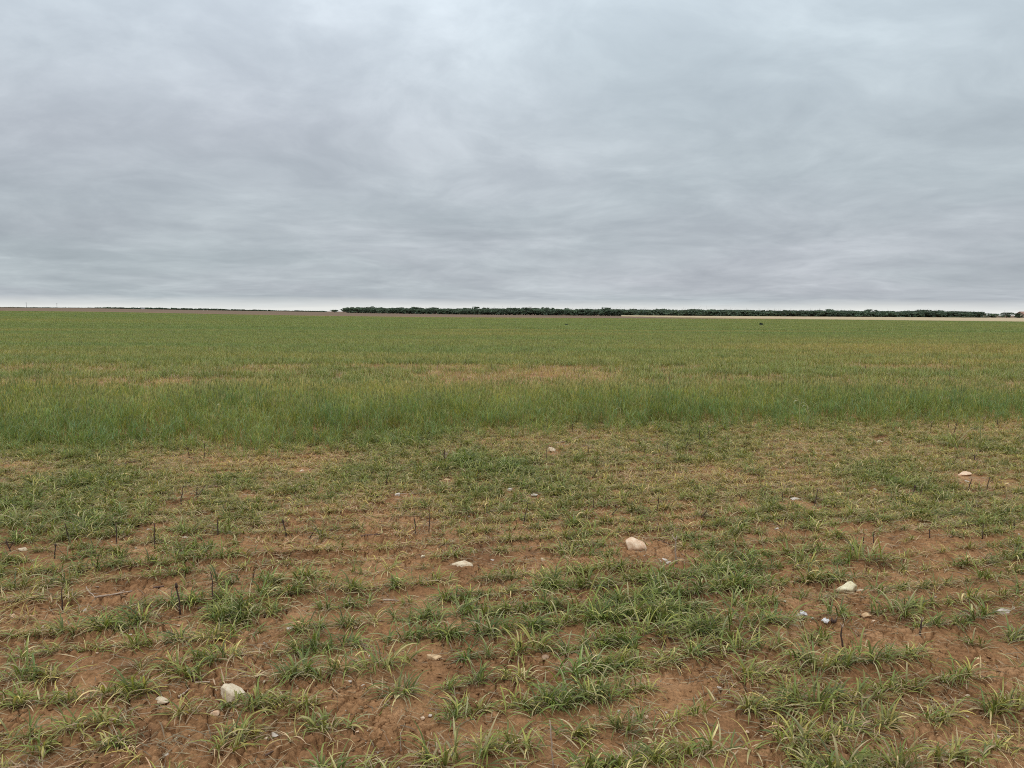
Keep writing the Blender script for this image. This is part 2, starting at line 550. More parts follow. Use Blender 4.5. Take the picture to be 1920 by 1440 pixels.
def tall_geo(rng, n=10, h=(.34, .47), heads=.45, green=.8):
    g = Geo()
    bx = rng.normal(0, .06, n); by = rng.normal(0, .06, n)
    az = rng.uniform(0, 2 * np.pi, n); hh = rng.uniform(*h, n)
    lean = rng.uniform(.0, .16, n)
    c = lerp(OLIVE * .95, GREEN2 * 1.5, np.clip(green + rng.normal(0, .2, n), 0, 1)) + np.array([.016, .016, .045])
    blades(g, bx, by, np.zeros(n), az, np.pi / 2 - lean, rng.uniform(0, .15, n), hh, np.full(n, .005), c * .9, c, 3, False, .3, rng=rng, wig=.1)
    m = n * 4
    k = np.repeat(np.arange(n), 4)
    f = rng.uniform(.05, .75, m)
    cx = bx[k] + np.cos(az[k]) * lean[k] * hh[k] * f; cy = by[k] + np.sin(az[k]) * lean[k] * hh[k] * f
    t = np.clip(green + rng.normal(0, .22, m) - .25 * (f < .25), 0, 1)
    cl = np.where(t[:, None] > .5, lerp(OLIVE, GREEN * 1.9 + np.array([.040, .032, .075]), t * 2 - 1), lerp(YEL, OLIVE, t * 2)) * rng.uniform(.75, 1.4, (m, 1))
    ct = np.where((rng.random(m) < .18)[:, None], YEL[None] * 1.05, cl * 1.1)
    blades(g, cx, cy, hh[k] * f, rng.uniform(0, 2 * np.pi, m), rng.uniform(1.0, 1.5, m), rng.uniform(.1, 1.5, m), rng.uniform(.12, .24, m),
           rng.uniform(.005, .009, m), cl, ct, 5, False, .6, rng=rng)
    hd = np.where(rng.random(n) < heads)[0]
    if len(hd):
        q = len(hd)
        tx = bx[hd] + np.cos(az[hd]) * lean[hd] * hh[hd]; ty = by[hd] + np.sin(az[hd]) * lean[hd] * hh[hd]
        hc = lerp(np.array([.20, .22, .09]), np.array([.44, .39, .20]), rng.random(q) ** 1.5)
        for d in (0, np.pi / 2):
            blades(g, tx, ty, hh[hd] - .005, az[hd] + d, np.pi / 2 - lean[hd] * 1.3, np.full(q, .25), rng.uniform(.055, .08, q), np.full(q, .012), hc, hc, 4, False, 0, rng=np.random.default_rng(3), wig=0)
        for a in range(7):
            blades(g, tx, ty, hh[hd] + rng.uniform(.0, .045, q), rng.uniform(0, 2 * np.pi, q), np.pi / 2 - rng.uniform(.1, .35, q), np.zeros(q), rng.uniform(.05, .08, q), np.full(q, .0016), hc * 1.1, hc * 1.2, 1, False, 0, rng=rng)
    return g


def patch_geo(rng, size, n, h, w, green, stalks=0, nseg=3, dead=.0):
    """a square of thick young wheat for the middle and far distance"""
    g = Geo()
    bx = rng.uniform(-size / 2, size / 2, n); by = rng.uniform(-size / 2, size / 2, n)
    t = np.clip(green + rng.normal(0, .25, n), 0, 1)
    c = np.where(t[:, None] > .5, lerp(OLIVE, GREEN2, t * 2 - 1), lerp(YEL * .8, OLIVE, t * 2)) * rng.uniform(.75, 1.3, (n, 1))
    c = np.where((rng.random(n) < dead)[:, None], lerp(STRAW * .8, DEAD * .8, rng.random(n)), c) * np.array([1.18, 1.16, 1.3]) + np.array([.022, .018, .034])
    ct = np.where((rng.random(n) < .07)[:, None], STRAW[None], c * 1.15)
    L = rng.uniform(*h, n)
    blades(g, bx, by, np.zeros(n), rng.uniform(0, 2 * np.pi, n), rng.uniform(.85, 1.5, n), rng.uniform(.2, 1.6, n), L, np.full(n, w) * rng.uniform(.7, 1.3, n), c * .8, ct, nseg, False, .6, rng=rng)
    if stalks:
        m = stalks
        cc = np.tile(np.array([[.05, .035, .028]]), (m, 1))
        blades(g, rng.uniform(-size / 2, size / 2, m), rng.uniform(-size / 2, size / 2, m), np.zeros(m), rng.uniform(0, 6.28, m), rng.uniform(1.2, 1.57, m), np.zeros(m),
               rng.uniform(h[1] * .8, h[1] * 1.5, m), np.full(m, .008), cc, cc, 2, False, 0, rng=rng)
    return g


def source(name, geo, mat):
    return bpy.data.objects.new(name, geo.mesh(name, [mat]))   # not linked: only a mesh that the scatter below draws


def scatter(name, label, cat, P, rot, scl, typ, idx, tint, types):
    """one STUFF object: a point cloud whose points each draw one plant of a type"""
    n = len(P)
    me = bpy.data.meshes.new(name)
    me.vertices.add(n); me.vertices.foreach_set('co', np.ascontiguousarray(P, np.float32).ravel())
    for nm, ty, arr, key in (('rot', 'FLOAT_VECTOR', rot, 'vector'), ('scl', 'FLOAT_VECTOR', scl, 'vector'), ('typ', 'INT', typ, 'value'), ('idx', 'INT', idx, 'value'), ('tint', 'FLOAT', tint, 'value')):
        a = me.attributes.new(nm, ty, 'POINT')
        a.data.foreach_set(key, np.ascontiguousarray(arr, np.int32 if ty == 'INT' else np.float32).ravel())
    o = link(name, me, label, cat, kind='stuff')
    ng = bpy.data.node_groups.new(name + '_scatter', 'GeometryNodeTree')
    ng.interface.new_socket('Geometry', in_out='INPUT', socket_type='NodeSocketGeometry')
    ng.interface.new_socket('Geometry', in_out='OUTPUT', socket_type='NodeSocketGeometry')
    gi = ng.nodes.new('NodeGroupInput'); go = ng.nodes.new('NodeGroupOutput')

    def attr(nm, ty):
        a = ng.nodes.new('GeometryNodeInputNamedAttribute'); a.data_type = ty; a.inputs[0].default_value = nm
        return a.outputs[0]
    jout = ng.nodes.new('GeometryNodeJoinGeometry')
    for t, objs in enumerate(types):
        jn = ng.nodes.new('GeometryNodeJoinGeometry')
        for ob in objs:
            oi = ng.nodes.new('GeometryNodeObjectInfo'); oi.inputs['Object'].default_value = ob
            g2 = ng.nodes.new('GeometryNodeGeometryToInstance')
            ng.links.new(oi.outputs['Geometry'], g2.inputs[0]); ng.links.new(g2.outputs[0], jn.inputs[0])
        cmp_ = ng.nodes.new('FunctionNodeCompare'); cmp_.data_type = 'INT'; cmp_.operation = 'EQUAL'
        ng.links.new(attr('typ', 'INT'), cmp_.inputs[2]); cmp_.inputs[3].default_value = t
        ip = ng.nodes.new('GeometryNodeInstanceOnPoints')
        ng.links.new(gi.outputs[0], ip.inputs['Points'])
        ng.links.new(cmp_.outputs[0], ip.inputs['Selection'])
        ng.links.new(jn.outputs[0], ip.inputs['Instance'])
        ip.inputs['Pick Instance'].default_value = True
        ng.links.new(attr('idx', 'INT'), ip.inputs['Instance Index'])
        ng.links.new(attr('rot', 'FLOAT_VECTOR'), ip.inputs['Rotation'])
        ng.links.new(attr('scl', 'FLOAT_VECTOR'), ip.inputs['Scale'])
        ng.links.new(ip.outputs[0], jout.inputs[0])
    ng.links.new(jout.outputs[0], go.inputs[0])
    md = o.modifiers.new('scatter', 'NODES'); md.node_group = ng
    print(name, n)
    return o


rs = lambda k: np.random.default_rng(1000 + k)
LUSH = [source('wheat_tuft_source', tuft_geo(int(rs(i).integers(26, 44)), .020, (.075, .17), (.004, .0086), (.45, 1.45), (1.0, 2.8), .74, .06, rs(i), straw_base=9), M_WHEAT) for i in range(12)]
MIDW = [source('wheat_tuft_source', tuft_geo(int(rs(40 + i).integers(15, 28)), .020, (.065, .15), (.0036, .0078), (.3, 1.4), (1.0, 2.8), .54, .11, rs(40 + i), straw_base=7), M_WHEAT) for i in range(12)]
POOR = [source('wheat_tuft_source', tuft_geo(int(rs(80 + i).integers(7, 16)), .020, (.05, .13), (.0035, .0065), (.1, 1.25), (.8, 2.4), .36, .15, rs(80 + i), straw_base=6), M_WHEAT) for i in range(10)]
LITT = [source('wheat_litter_source', litter_geo(rs(120 + i)), M_WHEAT) for i in range(8)]
TALL = [source('tall_wheat_source', tall_geo(rs(140 + i), heads=.22, green=.85), M_TALL) for i in range(9)]
TALLH = [source('tall_wheat_source', tall_geo(rs(160 + i), heads=.85, green=.58), M_TALL) for i in range(7)]
STUB = [source('stubble_source', patch_geo(rs(180 + i), .3, 30, (.06, .16), .007, .50, dead=.26, stalks=int(i % 3 == 0)), M_WHEAT) for i in range(8)]
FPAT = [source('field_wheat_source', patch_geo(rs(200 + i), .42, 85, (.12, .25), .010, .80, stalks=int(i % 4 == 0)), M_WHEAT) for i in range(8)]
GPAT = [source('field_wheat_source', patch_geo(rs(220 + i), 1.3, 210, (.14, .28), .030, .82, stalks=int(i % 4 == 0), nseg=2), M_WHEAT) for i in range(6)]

# ------------------------------------------------------------------ tufts that stand out: things of their own
TG = 'young wheat tufts that stand out in the near rows'
TUFTS = [  # px, py of the base, width px, height px, greenness, label
    (1518, 1332, 165, 85, .9, 'largest dark green wheat tuft at lower right, broad leaves arching over bare cracked soil'),
    (1500, 1402, 95, 85, .6, 'wheat tuft with pale striped upright leaf, just below the largest lower right tuft'),
    (1405, 1338, 115, 60, .5, 'yellow green spreading wheat tuft left of the largest lower right tuft'),
    (1390, 1230, 120, 75, .75, 'green wheat tuft round a dark stalk, right of the big bare cracked patch'),
    (1527, 1262, 150, 62, .85, 'low wide dark green tuft right behind the largest lower right tuft'),
    (1680, 1160, 120, 75, .9, 'dark green bushy tuft in front of the pale yellow wedge rock'),
    (1385, 1180, 170, 85, .95, 'dense dark green clump left of the white cotton scrap'),
    (1893, 1338, 90, 75, .35, 'yellowing wheat tuft with drooping leaves near the lower right edge'),
    (1592, 1442, 165, 62, .7, 'green tuft cut by the bottom edge, under the pale striped tuft'),
    (1770, 1432, 110, 75, .4, 'olive wheat tuft near the lower right corner above a tan pebble'),
    (850, 1436, 190, 95, .9, 'large blue green tuft with broad leaves at the bottom centre edge'),
    (975, 1408, 125, 72, .65, 'spiky green and yellow tuft right of the large bottom centre tuft'),
    (1075, 1388, 105, 62, .6, 'tuft behind the thin white upright straw at bottom centre'),
    (1140, 1444, 100, 60, .75, 'green tuft at the bottom edge right of the white straw'),
    (1262, 1424, 105, 62, .5, 'lone tuft at the bottom edge on the big bare cracked patch'),
    (885, 1332, 115, 52, .55, 'leaning yellow green tuft above the bare patch at bottom centre'),
    (975, 1328, 105, 52, .6, 'tuft with pale leaf bases just right of the leaning yellow green tuft'),
    (1075, 1302, 135, 72, .85, 'deep green tuft left of the big bare cracked patch'),
    (980, 1277, 85, 44, .25, 'small yellow star shaped tuft right of the dark damp soil patch'),
    (710, 1262, 145, 62, .75, 'grey green spreading tuft left of the small tan block stone'),
    (1160, 1252, 100, 45, .55, 'low tuft standing alone above the big bare cracked patch'),
    (990, 1222, 120, 85, .65, 'tall loose tuft right above the long soil crack'),
    (1205, 1202, 155, 75, .9, 'broad dark green tuft behind the low lone tuft'),
    (1085, 1152, 150, 95, .95, 'biggest dense dark green clump in the middle of the near field'),
    (205, 1408, 105, 52, .3, 'yellowish flattened tuft at lower left below the half buried chip'),
    (430, 1337, 70, 40, .85, 'small green tuft directly in front of the round cream rock'),
    (518, 1332, 95, 52, .55, 'tuft with dry base right of the round cream rock'),
    (455, 1387, 100, 46, .5, 'sprawling tuft below the round cream rock beside grey chips'),
    (208, 1367, 95, 52, .55, 'green and straw tuft left below the half buried pale chip'),
    (347, 1272, 105, 62, .8, 'dark green tuft hanging over the soil step above the round cream rock'),
    (612, 1370, 105, 62, .7, 'green tuft on the left rim of the bottom centre bare patch'),
    (58, 1333, 95, 52, .65, 'green tuft at the left edge above the lower left corner'),
    (65, 1412, 80, 75, .5, 'tuft with one stout pale stem in the lower left corner'),
    (455, 1147, 150, 78, .85, 'bright green tall tuft right of the thick dark knobbed stalk'),
    (32, 1006, 125, 85, .95, 'lush bright green clump cut by the left edge'),
    (350, 1009, 70, 42, .9, 'small vivid green tuft between two dark stalks at left'),
    (432, 1009, 70, 42, .85, 'green tuft just right of a straight dark stalk at left'),
    (870, 887, 72, 40, 1.0, 'vivid green tuft right of the split grey stump'),
    (957, 900, 64, 38, 1.0, 'vivid green tuft, second to the right of the split grey stump'),
    (1085, 1047, 95, 55, .95, 'dark green clump left of the pinkish rounded rock'),
    (1330, 1067, 105, 60, .95, 'dark blue green clump right of the white rubble'),
    (1505, 1057, 95, 52, .9, 'dark green clump behind the pale yellow wedge rock, to its left'),
    (1613, 1060, 125, 58, .85, 'wide green clump directly behind the pale yellow wedge rock'),
    (1405, 898, 60, 34, .9, 'compact green tuft alone among the olive plants at middle right'),
    (1800, 850, 110, 34, 1.0, 'dark flat green clump below the white shard near the tall wheat'),
]
TUFT_XY = []
for i, (px, py, wp, hp, g, lab) in enumerate(TUFTS):
    p = on_ground(px, py - 6)
    p[2] = float(H(p[0], p[1]))
    dep = depth_of(p); w = wp / F * dep; h = hp / F * dep
    r = np.random.default_rng(3000 + i)
    n = int(np.clip(28 + w * 130, 28, 84))
    Lm = max(w * .52, h * .85)
    geo = tuft_geo(n, w * .15, (Lm * .55, Lm * 1.12), (.005, .0105), (.40, 1.45), (.9, 2.6), .15 + .62 * g, .03 + .14 * (1 - g), r, nseg=7, straw_base=12)
    me = geo.mesh('wheat_tuft', [M_TUFT])
    link('wheat_tuft', me, lab, 'wheat tuft', TG, loc=p)
    TUFT_XY.append((p[0], p[1], w * .30))
TUFT_XY = np.array(TUFT_XY)

# ------------------------------------------------------------------ rocks
ROCKS = [  # px, py centre, width px, visible height px, material, flatness, seed, label
    (436, 1299, 44, 32, 'cream', .85, 1, 'round cream limestone rock, largest at lower left, mottled white face'),
    (302, 1312, 28, 17, 'cream', .45, 2, 'flat pale chip half buried in soil left of the round cream rock'),
    (813, 1229, 33, 18, 'tan', .6, 3, 'small tan block shaped stone on bare soil at lower centre'),
    (1192, 1019, 38, 28, 'pink', .85, 4, 'rounded pinkish cream rock, largest in the middle distance'),
    (866, 1060, 42, 14, 'cream', .35, 5, 'long flat pale slab left of the bare soil patch at centre'),
    (1589, 1098, 44, 19, 'yellow', .72, 106, 'pale yellow wedge shaped rock with dark underside at right'),
    (1613, 1100, 16, 15, 'cream', .6, 7, 'narrow cream splinter leaning on the pale yellow wedge rock'),
    (1034, 845, 15, 12, 'cream', .8, 8, 'small cream rock in front of the long fallen stick near tall wheat'),
    (1650, 827, 14, 12, 'yellow', .7, 9, 'pale triangular stone near the tall wheat at right'),
    (1808, 891, 26, 8, 'pink', .32, 10, 'flat pale stone showing above soil behind two dark stalks at right'),
    (1243, 1045, 18, 9, 'white', .6, 11, 'lumpy white stone, longest of the rubble right of the pinkish rock'),
    (1253, 1050, 10, 7, 'white', .7, 12, 'small white stone touching the lumpy white rubble stone'),
    (1277, 1044, 14, 7, 'tan', .5, 13, 'pointed tan stone behind the pale broken stalk at right centre'),
    (1492, 936, 19, 8, 'white', .4, 14, 'flat white stone left of a green tuft at middle right'),
    (1880, 1141, 26, 13, 'white', .45, 15, 'white shard with green blades in front near the right edge'),
    (1627, 1153, 22, 11, 'tan', .5, 16, 'low yellowish lump of stone below the pale yellow wedge rock'),
    (1637, 1160, 8, 5, 'pink', .6, 17, 'pinkish pebble at the foot of the low yellowish lump'),
    (544, 1177, 12, 10, 'white', .7, 18, 'small white stone amid yellow wheat, above and right of the round cream rock'),
    (24, 1156, 15, 12, 'pink', .8, 19, 'pinkish round stone at the left edge'),
    (44, 1027, 18, 9, 'cream', .5, 20, 'pale flat stone at left between two short dark stalks'),
    (792, 1046, 10, 9, 'cream', .8, 21, 'small cream stone left of the long flat slab'),
    (1020, 1047, 12, 9, 'cream', .7, 22, 'small cream stone on the bare patch between slab and pinkish rock'),
    (923, 1046, 8, 7, 'white', .7, 23, 'little white pebble on the left rim of the central bare patch'),
    (745, 929, 10, 6, 'white', .7, 24, 'oval white stone beside a thin pale fallen straw'),
    (956, 918, 12, 6, 'white', .5, 25, 'white chip below the second vivid green tuft'),
    (838, 898, 13, 7, 'tan', .5, 26, 'dull tan stone half sunk below the split grey stump'),
    (1002, 927, 13, 7, 'white', .5, 27, 'pair sized whitish chip in grass right of the white chip'),
    (404, 1346, 18, 12, 'pink', .6, 28, 'pinkish tan stone left below the round cream rock'),
    (14, 1231, 9, 8, 'white', .7, 29, 'white pebble at the left edge on bare soil'),
    (1668, 1320, 11, 9, 'white', .7, 30, 'white pebble right of the largest dark green tuft'),
    (1674, 1333, 7, 5, 'white', .7, 31, 'smaller white pebble just below another white pebble at right'),
    (1725, 1412, 12, 9, 'tan', .75, 32, 'yellow tan pebble near the lower right corner'),
    (1831, 1232, 15, 6, 'tan', .5, 33, 'orange tan chip on the bare row at right'),
    (1016, 1437, 15, 10, 'pink', .8, 34, 'round pinkish pebble cut by the bottom edge'),
    (1022, 1226, 15, 10, 'brown', .7, 35, 'dull brown stone right of the dark damp soil'),
    (1457, 991, 8, 6, 'white', .7, 36, 'white pebble in the middle right rows above the dark clumps'),
    (1641, 918, 8, 5, 'white', .7, 37, 'whitish pebble left of the thick dark stalk at right'),
    (1690, 917, 13, 6, 'tan', .5, 38, 'tan flat stone just left of the thick dark stalk at right'),
    (282, 992, 11, 7, 'white', .6, 39, 'whitish stone beside the tallest dark stalk at left'),
    (349, 1011, 8, 5, 'white', .7, 40, 'white pebble at the foot of the small vivid green tuft'),
    (566, 880, 9, 5, 'cream', .6, 41, 'cream pebble on the yellowish strip left of centre'),
    (1780, 823, 10, 6, 'white', .6, 42, 'white shard above the dark flat green clump near tall wheat'),
    (514, 1374, 15, 9, 'white', .6, 43, 'greyish white chip, larger of two below the dry based tuft'),
    (499, 1386, 11, 8, 'cream', .7, 44, 'cream chip, smaller of two below the dry based tuft'),
    (1812, 904, 9, 5, 'white', .5, 45, 'small white chip under the flat pale stone at right'),
    (1888, 905, 11, 5, 'pink', .4, 46, 'thin pinkish chip at the far right beside the twigged stalk'),
    (1347, 1207, 8, 6, 'white', .7, 47, 'whitish pebble on soil left of the tuft with the dark stalk'),
    (1348, 1289, 10, 7, 'white', .6, 48, 'white pebble pair stone in the middle of the big bare patch'),
    (1400, 1366, 9, 7, 'pink', .7, 49, 'pinkish pebble under the yellow green spreading tuft'),
    (170, 1254, 9, 7, 'brown', .7, 50, 'brownish pebble on the bare ground at left centre'),
    (695, 1225, 7, 5, 'white', .7, 51, 'white speck stone behind the grey green spreading tuft'),
    (656, 1275, 8, 6, 'white', .7, 52, 'white pebble, left of two close together below the grey green tuft'),
    (681, 1277, 7, 6, 'white', .7, 53, 'white pebble, right of two close together below the grey green tuft'),
    (792, 1336, 9, 8, 'pink', .8, 54, 'round pinkish pebble at the top of the bottom centre bare patch'),
    (806, 1329, 8, 6, 'white', .7, 55, 'white pebble beside the round pinkish pebble'),
    (312, 1420, 8, 6, 'white', .7, 56, 'bright white pebble on cracked soil near the bottom left'),
]


def rock_mesh(w, d, h, seed, mat, rnd=False):
    r = np.random.default_rng(500 + seed)
    bm = bmesh.new(); bmesh.ops.create_icosphere(bm, subdivisions=4 if w > .05 else 3, radius=1.0)
    V = np.array([v.co[:] for v in bm.verts])
    n = V.copy()
    for k in range(12):       # a few flat faces
        a = r.normal(0, 1, 3); a /= np.linalg.norm(a); lim = r.uniform(.62, .92) if rnd else r.uniform(.36, .84)
        s = V @ a; V = V - np.where(s > lim, (s - lim) * .94, 0)[:, None] * a[None]
    f = r.uniform(0, 50)
    V = V * (1 + .22 * (fbm(n[:, 0] * 1.6 + f + n[:, 2], n[:, 1] * 1.6 + n[:, 2] * 1.3, seed, 3) - .5)
             + .07 * (fbm(n[:, 0] * 6 + f - n[:, 2] * 5, n[:, 1] * 6 + n[:, 2] * 4, seed + 5, 3) - .5))[:, None]
    ext = np.ptp(V, axis=0)
    V = V / ext * np.array([w, d, h])
    V[:, 0] += V[:, 2] * r.uniform(-.35, .35)
    for v, c in zip(bm.verts, V): v.co = c
    for fc in bm.faces: fc.smooth = True
    me = bpy.data.meshes.new('rock'); bm.to_mesh(me); bm.free(); me.materials.append(M_ROCK[mat])
    return me


ROCK_XY = []
for px, py, wp, hp, mt, flat, sd, lab in ROCKS:
    p = on_ground(px, py + hp * .18)
    dep = depth_of(p); w = wp / F * dep; vis = hp / F * dep
    al = math.atan2(EYE, p[1])
    d = w * .8 if flat > .6 else w * .62
    hh = w * flat * (.78 if flat > .8 and w > .06 else .62)
    z = float(H(p[0], p[1]))
    o = link('rock', rock_mesh(w, d, hh * 1.5, sd, mt, flat > .8), lab, 'rock', 'pale rocks and pebbles lying in the field', loc=(p[0], p[1], z + hh * .14))
    o.rotation_euler = (random.uniform(-.15, .15), random.uniform(-.12, .12), random.uniform(-.5, .5))
    ROCK_XY.append((p[0], p[1], w * .55))
ROCK_XY = np.array(ROCK_XY)

# ------------------------------------------------------------------ near wheat scatter
def near_scatter():
    P = []; ty = []; tint = []; sc = []
    rng = rs(900)
    vs = np.arange(math.floor((1.5 - V0) / ROW), math.ceil((12.2 - V0) / ROW))
    for k in vs:
        u = np.arange(-13, 15, .046); u = u + rng.uniform(-.03, .03, len(u))
        v = V0 + k * ROW + rng.normal(0, .013, len(u))
        v = v - wob(u, v)
        x = u * CA - v * SA; y = u * SA + v * CA
        m = (y > 2.05) & (np.abs(x) < .75 * y + 1.6) & (v < tall_edge(u) + 1.5)
        P.append(np.stack([x[m], y[m], np.zeros(m.sum())], 1))
    R = np.concatenate(P)
    x, y = R[:, 0], R[:, 1]
    cov, gr = cover_green(x, y)
    keep = rng.random(len(x)) < np.clip(cov * .92, 0, 1)
    # between the rows
    nb = 34000
    yb = rng.uniform(2.1, 12.2, nb) ; xb = rng.uniform(-1, 1, nb) * (.75 * yb + 1.6)
    ub, vb = uv(xb, yb)
    cb, gb = cover_green(xb, yb)
    kb = (rng.random(nb) < np.clip(cb - 1.0 + .56 * sstep(4.9, 7.6, yb), 0, 1) * 1.3) & (vb < tall_edge(ub) + 1.4)
    x = np.concatenate([x[keep], xb[kb]]); y = np.concatenate([y[keep], yb[kb]])
    cov = np.concatenate([cov[keep], cb[kb]]); gr = np.concatenate([gr[keep], gb[kb] - .12])
    # leave room round rocks and hand-placed tufts
    ok = np.ones(len(x), bool)
    for cx, cy, r in TUFT_XY: ok &= ((x - cx) ** 2 + ((y - cy)) ** 2) > r * r
    for cx, cy, r in ROCK_XY:
        ok &= ((x - cx) / (r * 1.15 + .05)) ** 2 + ((y - cy + .10) / (r + .17)) ** 2 > 1
    for cx, cy, r in CLEAR:
        ok &= ((x - cx) / (r + .035)) ** 2 + ((y - cy + .07) / (r + .10)) ** 2 > 1
    x, y, cov, gr = x[ok], y[ok], cov[ok], gr[ok]
    n = len(x)
    q = gr + rng.normal(0, .22, n)
    t = np.where(q > .66, 0, np.where(q > .36, 1, 2))
    s = (.70 + .32 * np.clip(cov, 0, 1)) * rng.uniform(.72, 1.22, n) * np.where(t == 0, 1.0 + .15 * (gr > .85), .95) * (1.08 - .20 * sstep(3.2, 6.0, y) * (1 - .8 * sstep(.6, .9, gr)))
    tn = np.clip(.5 + (gr - .5) * .75 + rng.normal(0, .14, n), 0, 1)
    # litter on the soil, plus poor seedlings
    nl = 7500
    yl = 2.1 + 9 * rng.random(nl) ** 1.2; xl = rng.uniform(-1, 1, nl) * (.75 * yl + 1.4)
    cl, gl = cover_green(xl, yl)
    kl = rng.random(nl) < .35 + .6 * cl
    xl, yl = xl[kl], yl[kl]; nl = len(xl)
    X = np.concatenate([x, xl]); Y = np.concatenate([y, yl])
    T = np.concatenate([t, np.full(nl, 3)]); S = np.concatenate([s, rng.uniform(.6, 1.2, nl)])
    TN = np.concatenate([tn, rng.uniform(.35, .6, nl)])
    Pp = np.stack([X, Y, H(X, Y) - .003], 1)
    n = len(X)
    rot = np.stack([rng.normal(0, .10, n), rng.normal(0, .10, n), ROW_A + rng.normal(0, .35, n) + np.pi * rng.integers(0, 2, n)], 1)
    scl = np.stack([S, S, S * np.where(T == 0, rng.uniform(.85, 1.15, n), rng.uniform(.75, 1.0, n))], 1)
    idx = rng.integers(0, 840, n) % np.array([len(LUSH), len(MIDW), len(POOR), len(LITT)])[T]
    scatter('young_wheat', 'green and yellowing young wheat growing in thin rows over red soil', 'wheat', Pp, rot, scl, T, idx, TN, [LUSH, MIDW, POOR, LITT])



def tall_scatter():
    rng = rs(910)
    st = .145
    u = np.arange(-20, 23, st); v = np.arange(8.0, 14.4, st)
    U, Vv = np.meshgrid(u, v); U = U.ravel() + rng.uniform(-.06, .06, U.size); Vv = Vv.ravel() + rng.uniform(-.06, .06, Vv.size)
    x = U * CA - Vv * SA; y = U * SA + Vv * CA
    e = Vv - tall_edge(U); b = tall_back(U) - Vv
    m = (e > 0) & (b > 0) & (np.abs(x) < .72 * y + 2)
    x, y, e, b, U, Vv = x[m], y[m], e[m], b[m], U[m], Vv[m]
    n = len(x)
    pn = fbm(x * .55, y * .55, 44, 3); pn2 = fbm(x * .9 + 9, y * .9, 46, 3)
    keep = rng.random(n) < np.clip(.28 + .60 * sstep(0, 1.5, e) , 0, 1) * np.clip(1.5 - (pn2 > .66) * .7, 0, 1)
    x, y, e, b, U, Vv, pn, pn2 = (a[keep] for a in (x, y, e, b, U, Vv, pn, pn2)); n = len(x)
    hs = (.36 + .64 * sstep(-.1, 1.9, e)) * (.80 + .5 * (pn2 - .3)) * rng.uniform(.85, 1.12, n) * (1 - .12 * sstep(1, 0, b))
    hp = .10 + .72 * sstep(1.6, .1, b) * sstep(.42, .66, pn) + .12 * sstep(.3, 3.5, e)
    T = (rng.random(n) < hp).astype(int)
    tn = np.clip(.62 - .30 * sstep(.6, 3.2, e) - .55 * sstep(.54, .72, pn) * sstep(2.2, .3, b) + (pn2 - .5) * .8 + rng.normal(0, .1, n), 0, 1)
    P = np.stack([x, y, H(x, y)], 1)
    rot = np.stack([rng.normal(0, .06, n), rng.normal(0, .06, n), rng.uniform(0, 6.28, n)], 1)
    scl = np.stack([hs * .5 + .5, hs * .5 + .5, hs], 1)
    idx = rng.integers(0, 630, n) % np.array([len(TALL), len(TALLH)])[T]
    scatter('tall_wheat', 'strip of taller green wheat with pale yellow heads across the middle of the field', 'wheat', P, rot, scl, T, idx, tn, [TALL, TALLH])


tall_scatter()


def edge_y(x):
    """far end of the green field"""
    s = np.asarray(x, float) / 190
    return 194 + 4 * np.sin(s * 3)


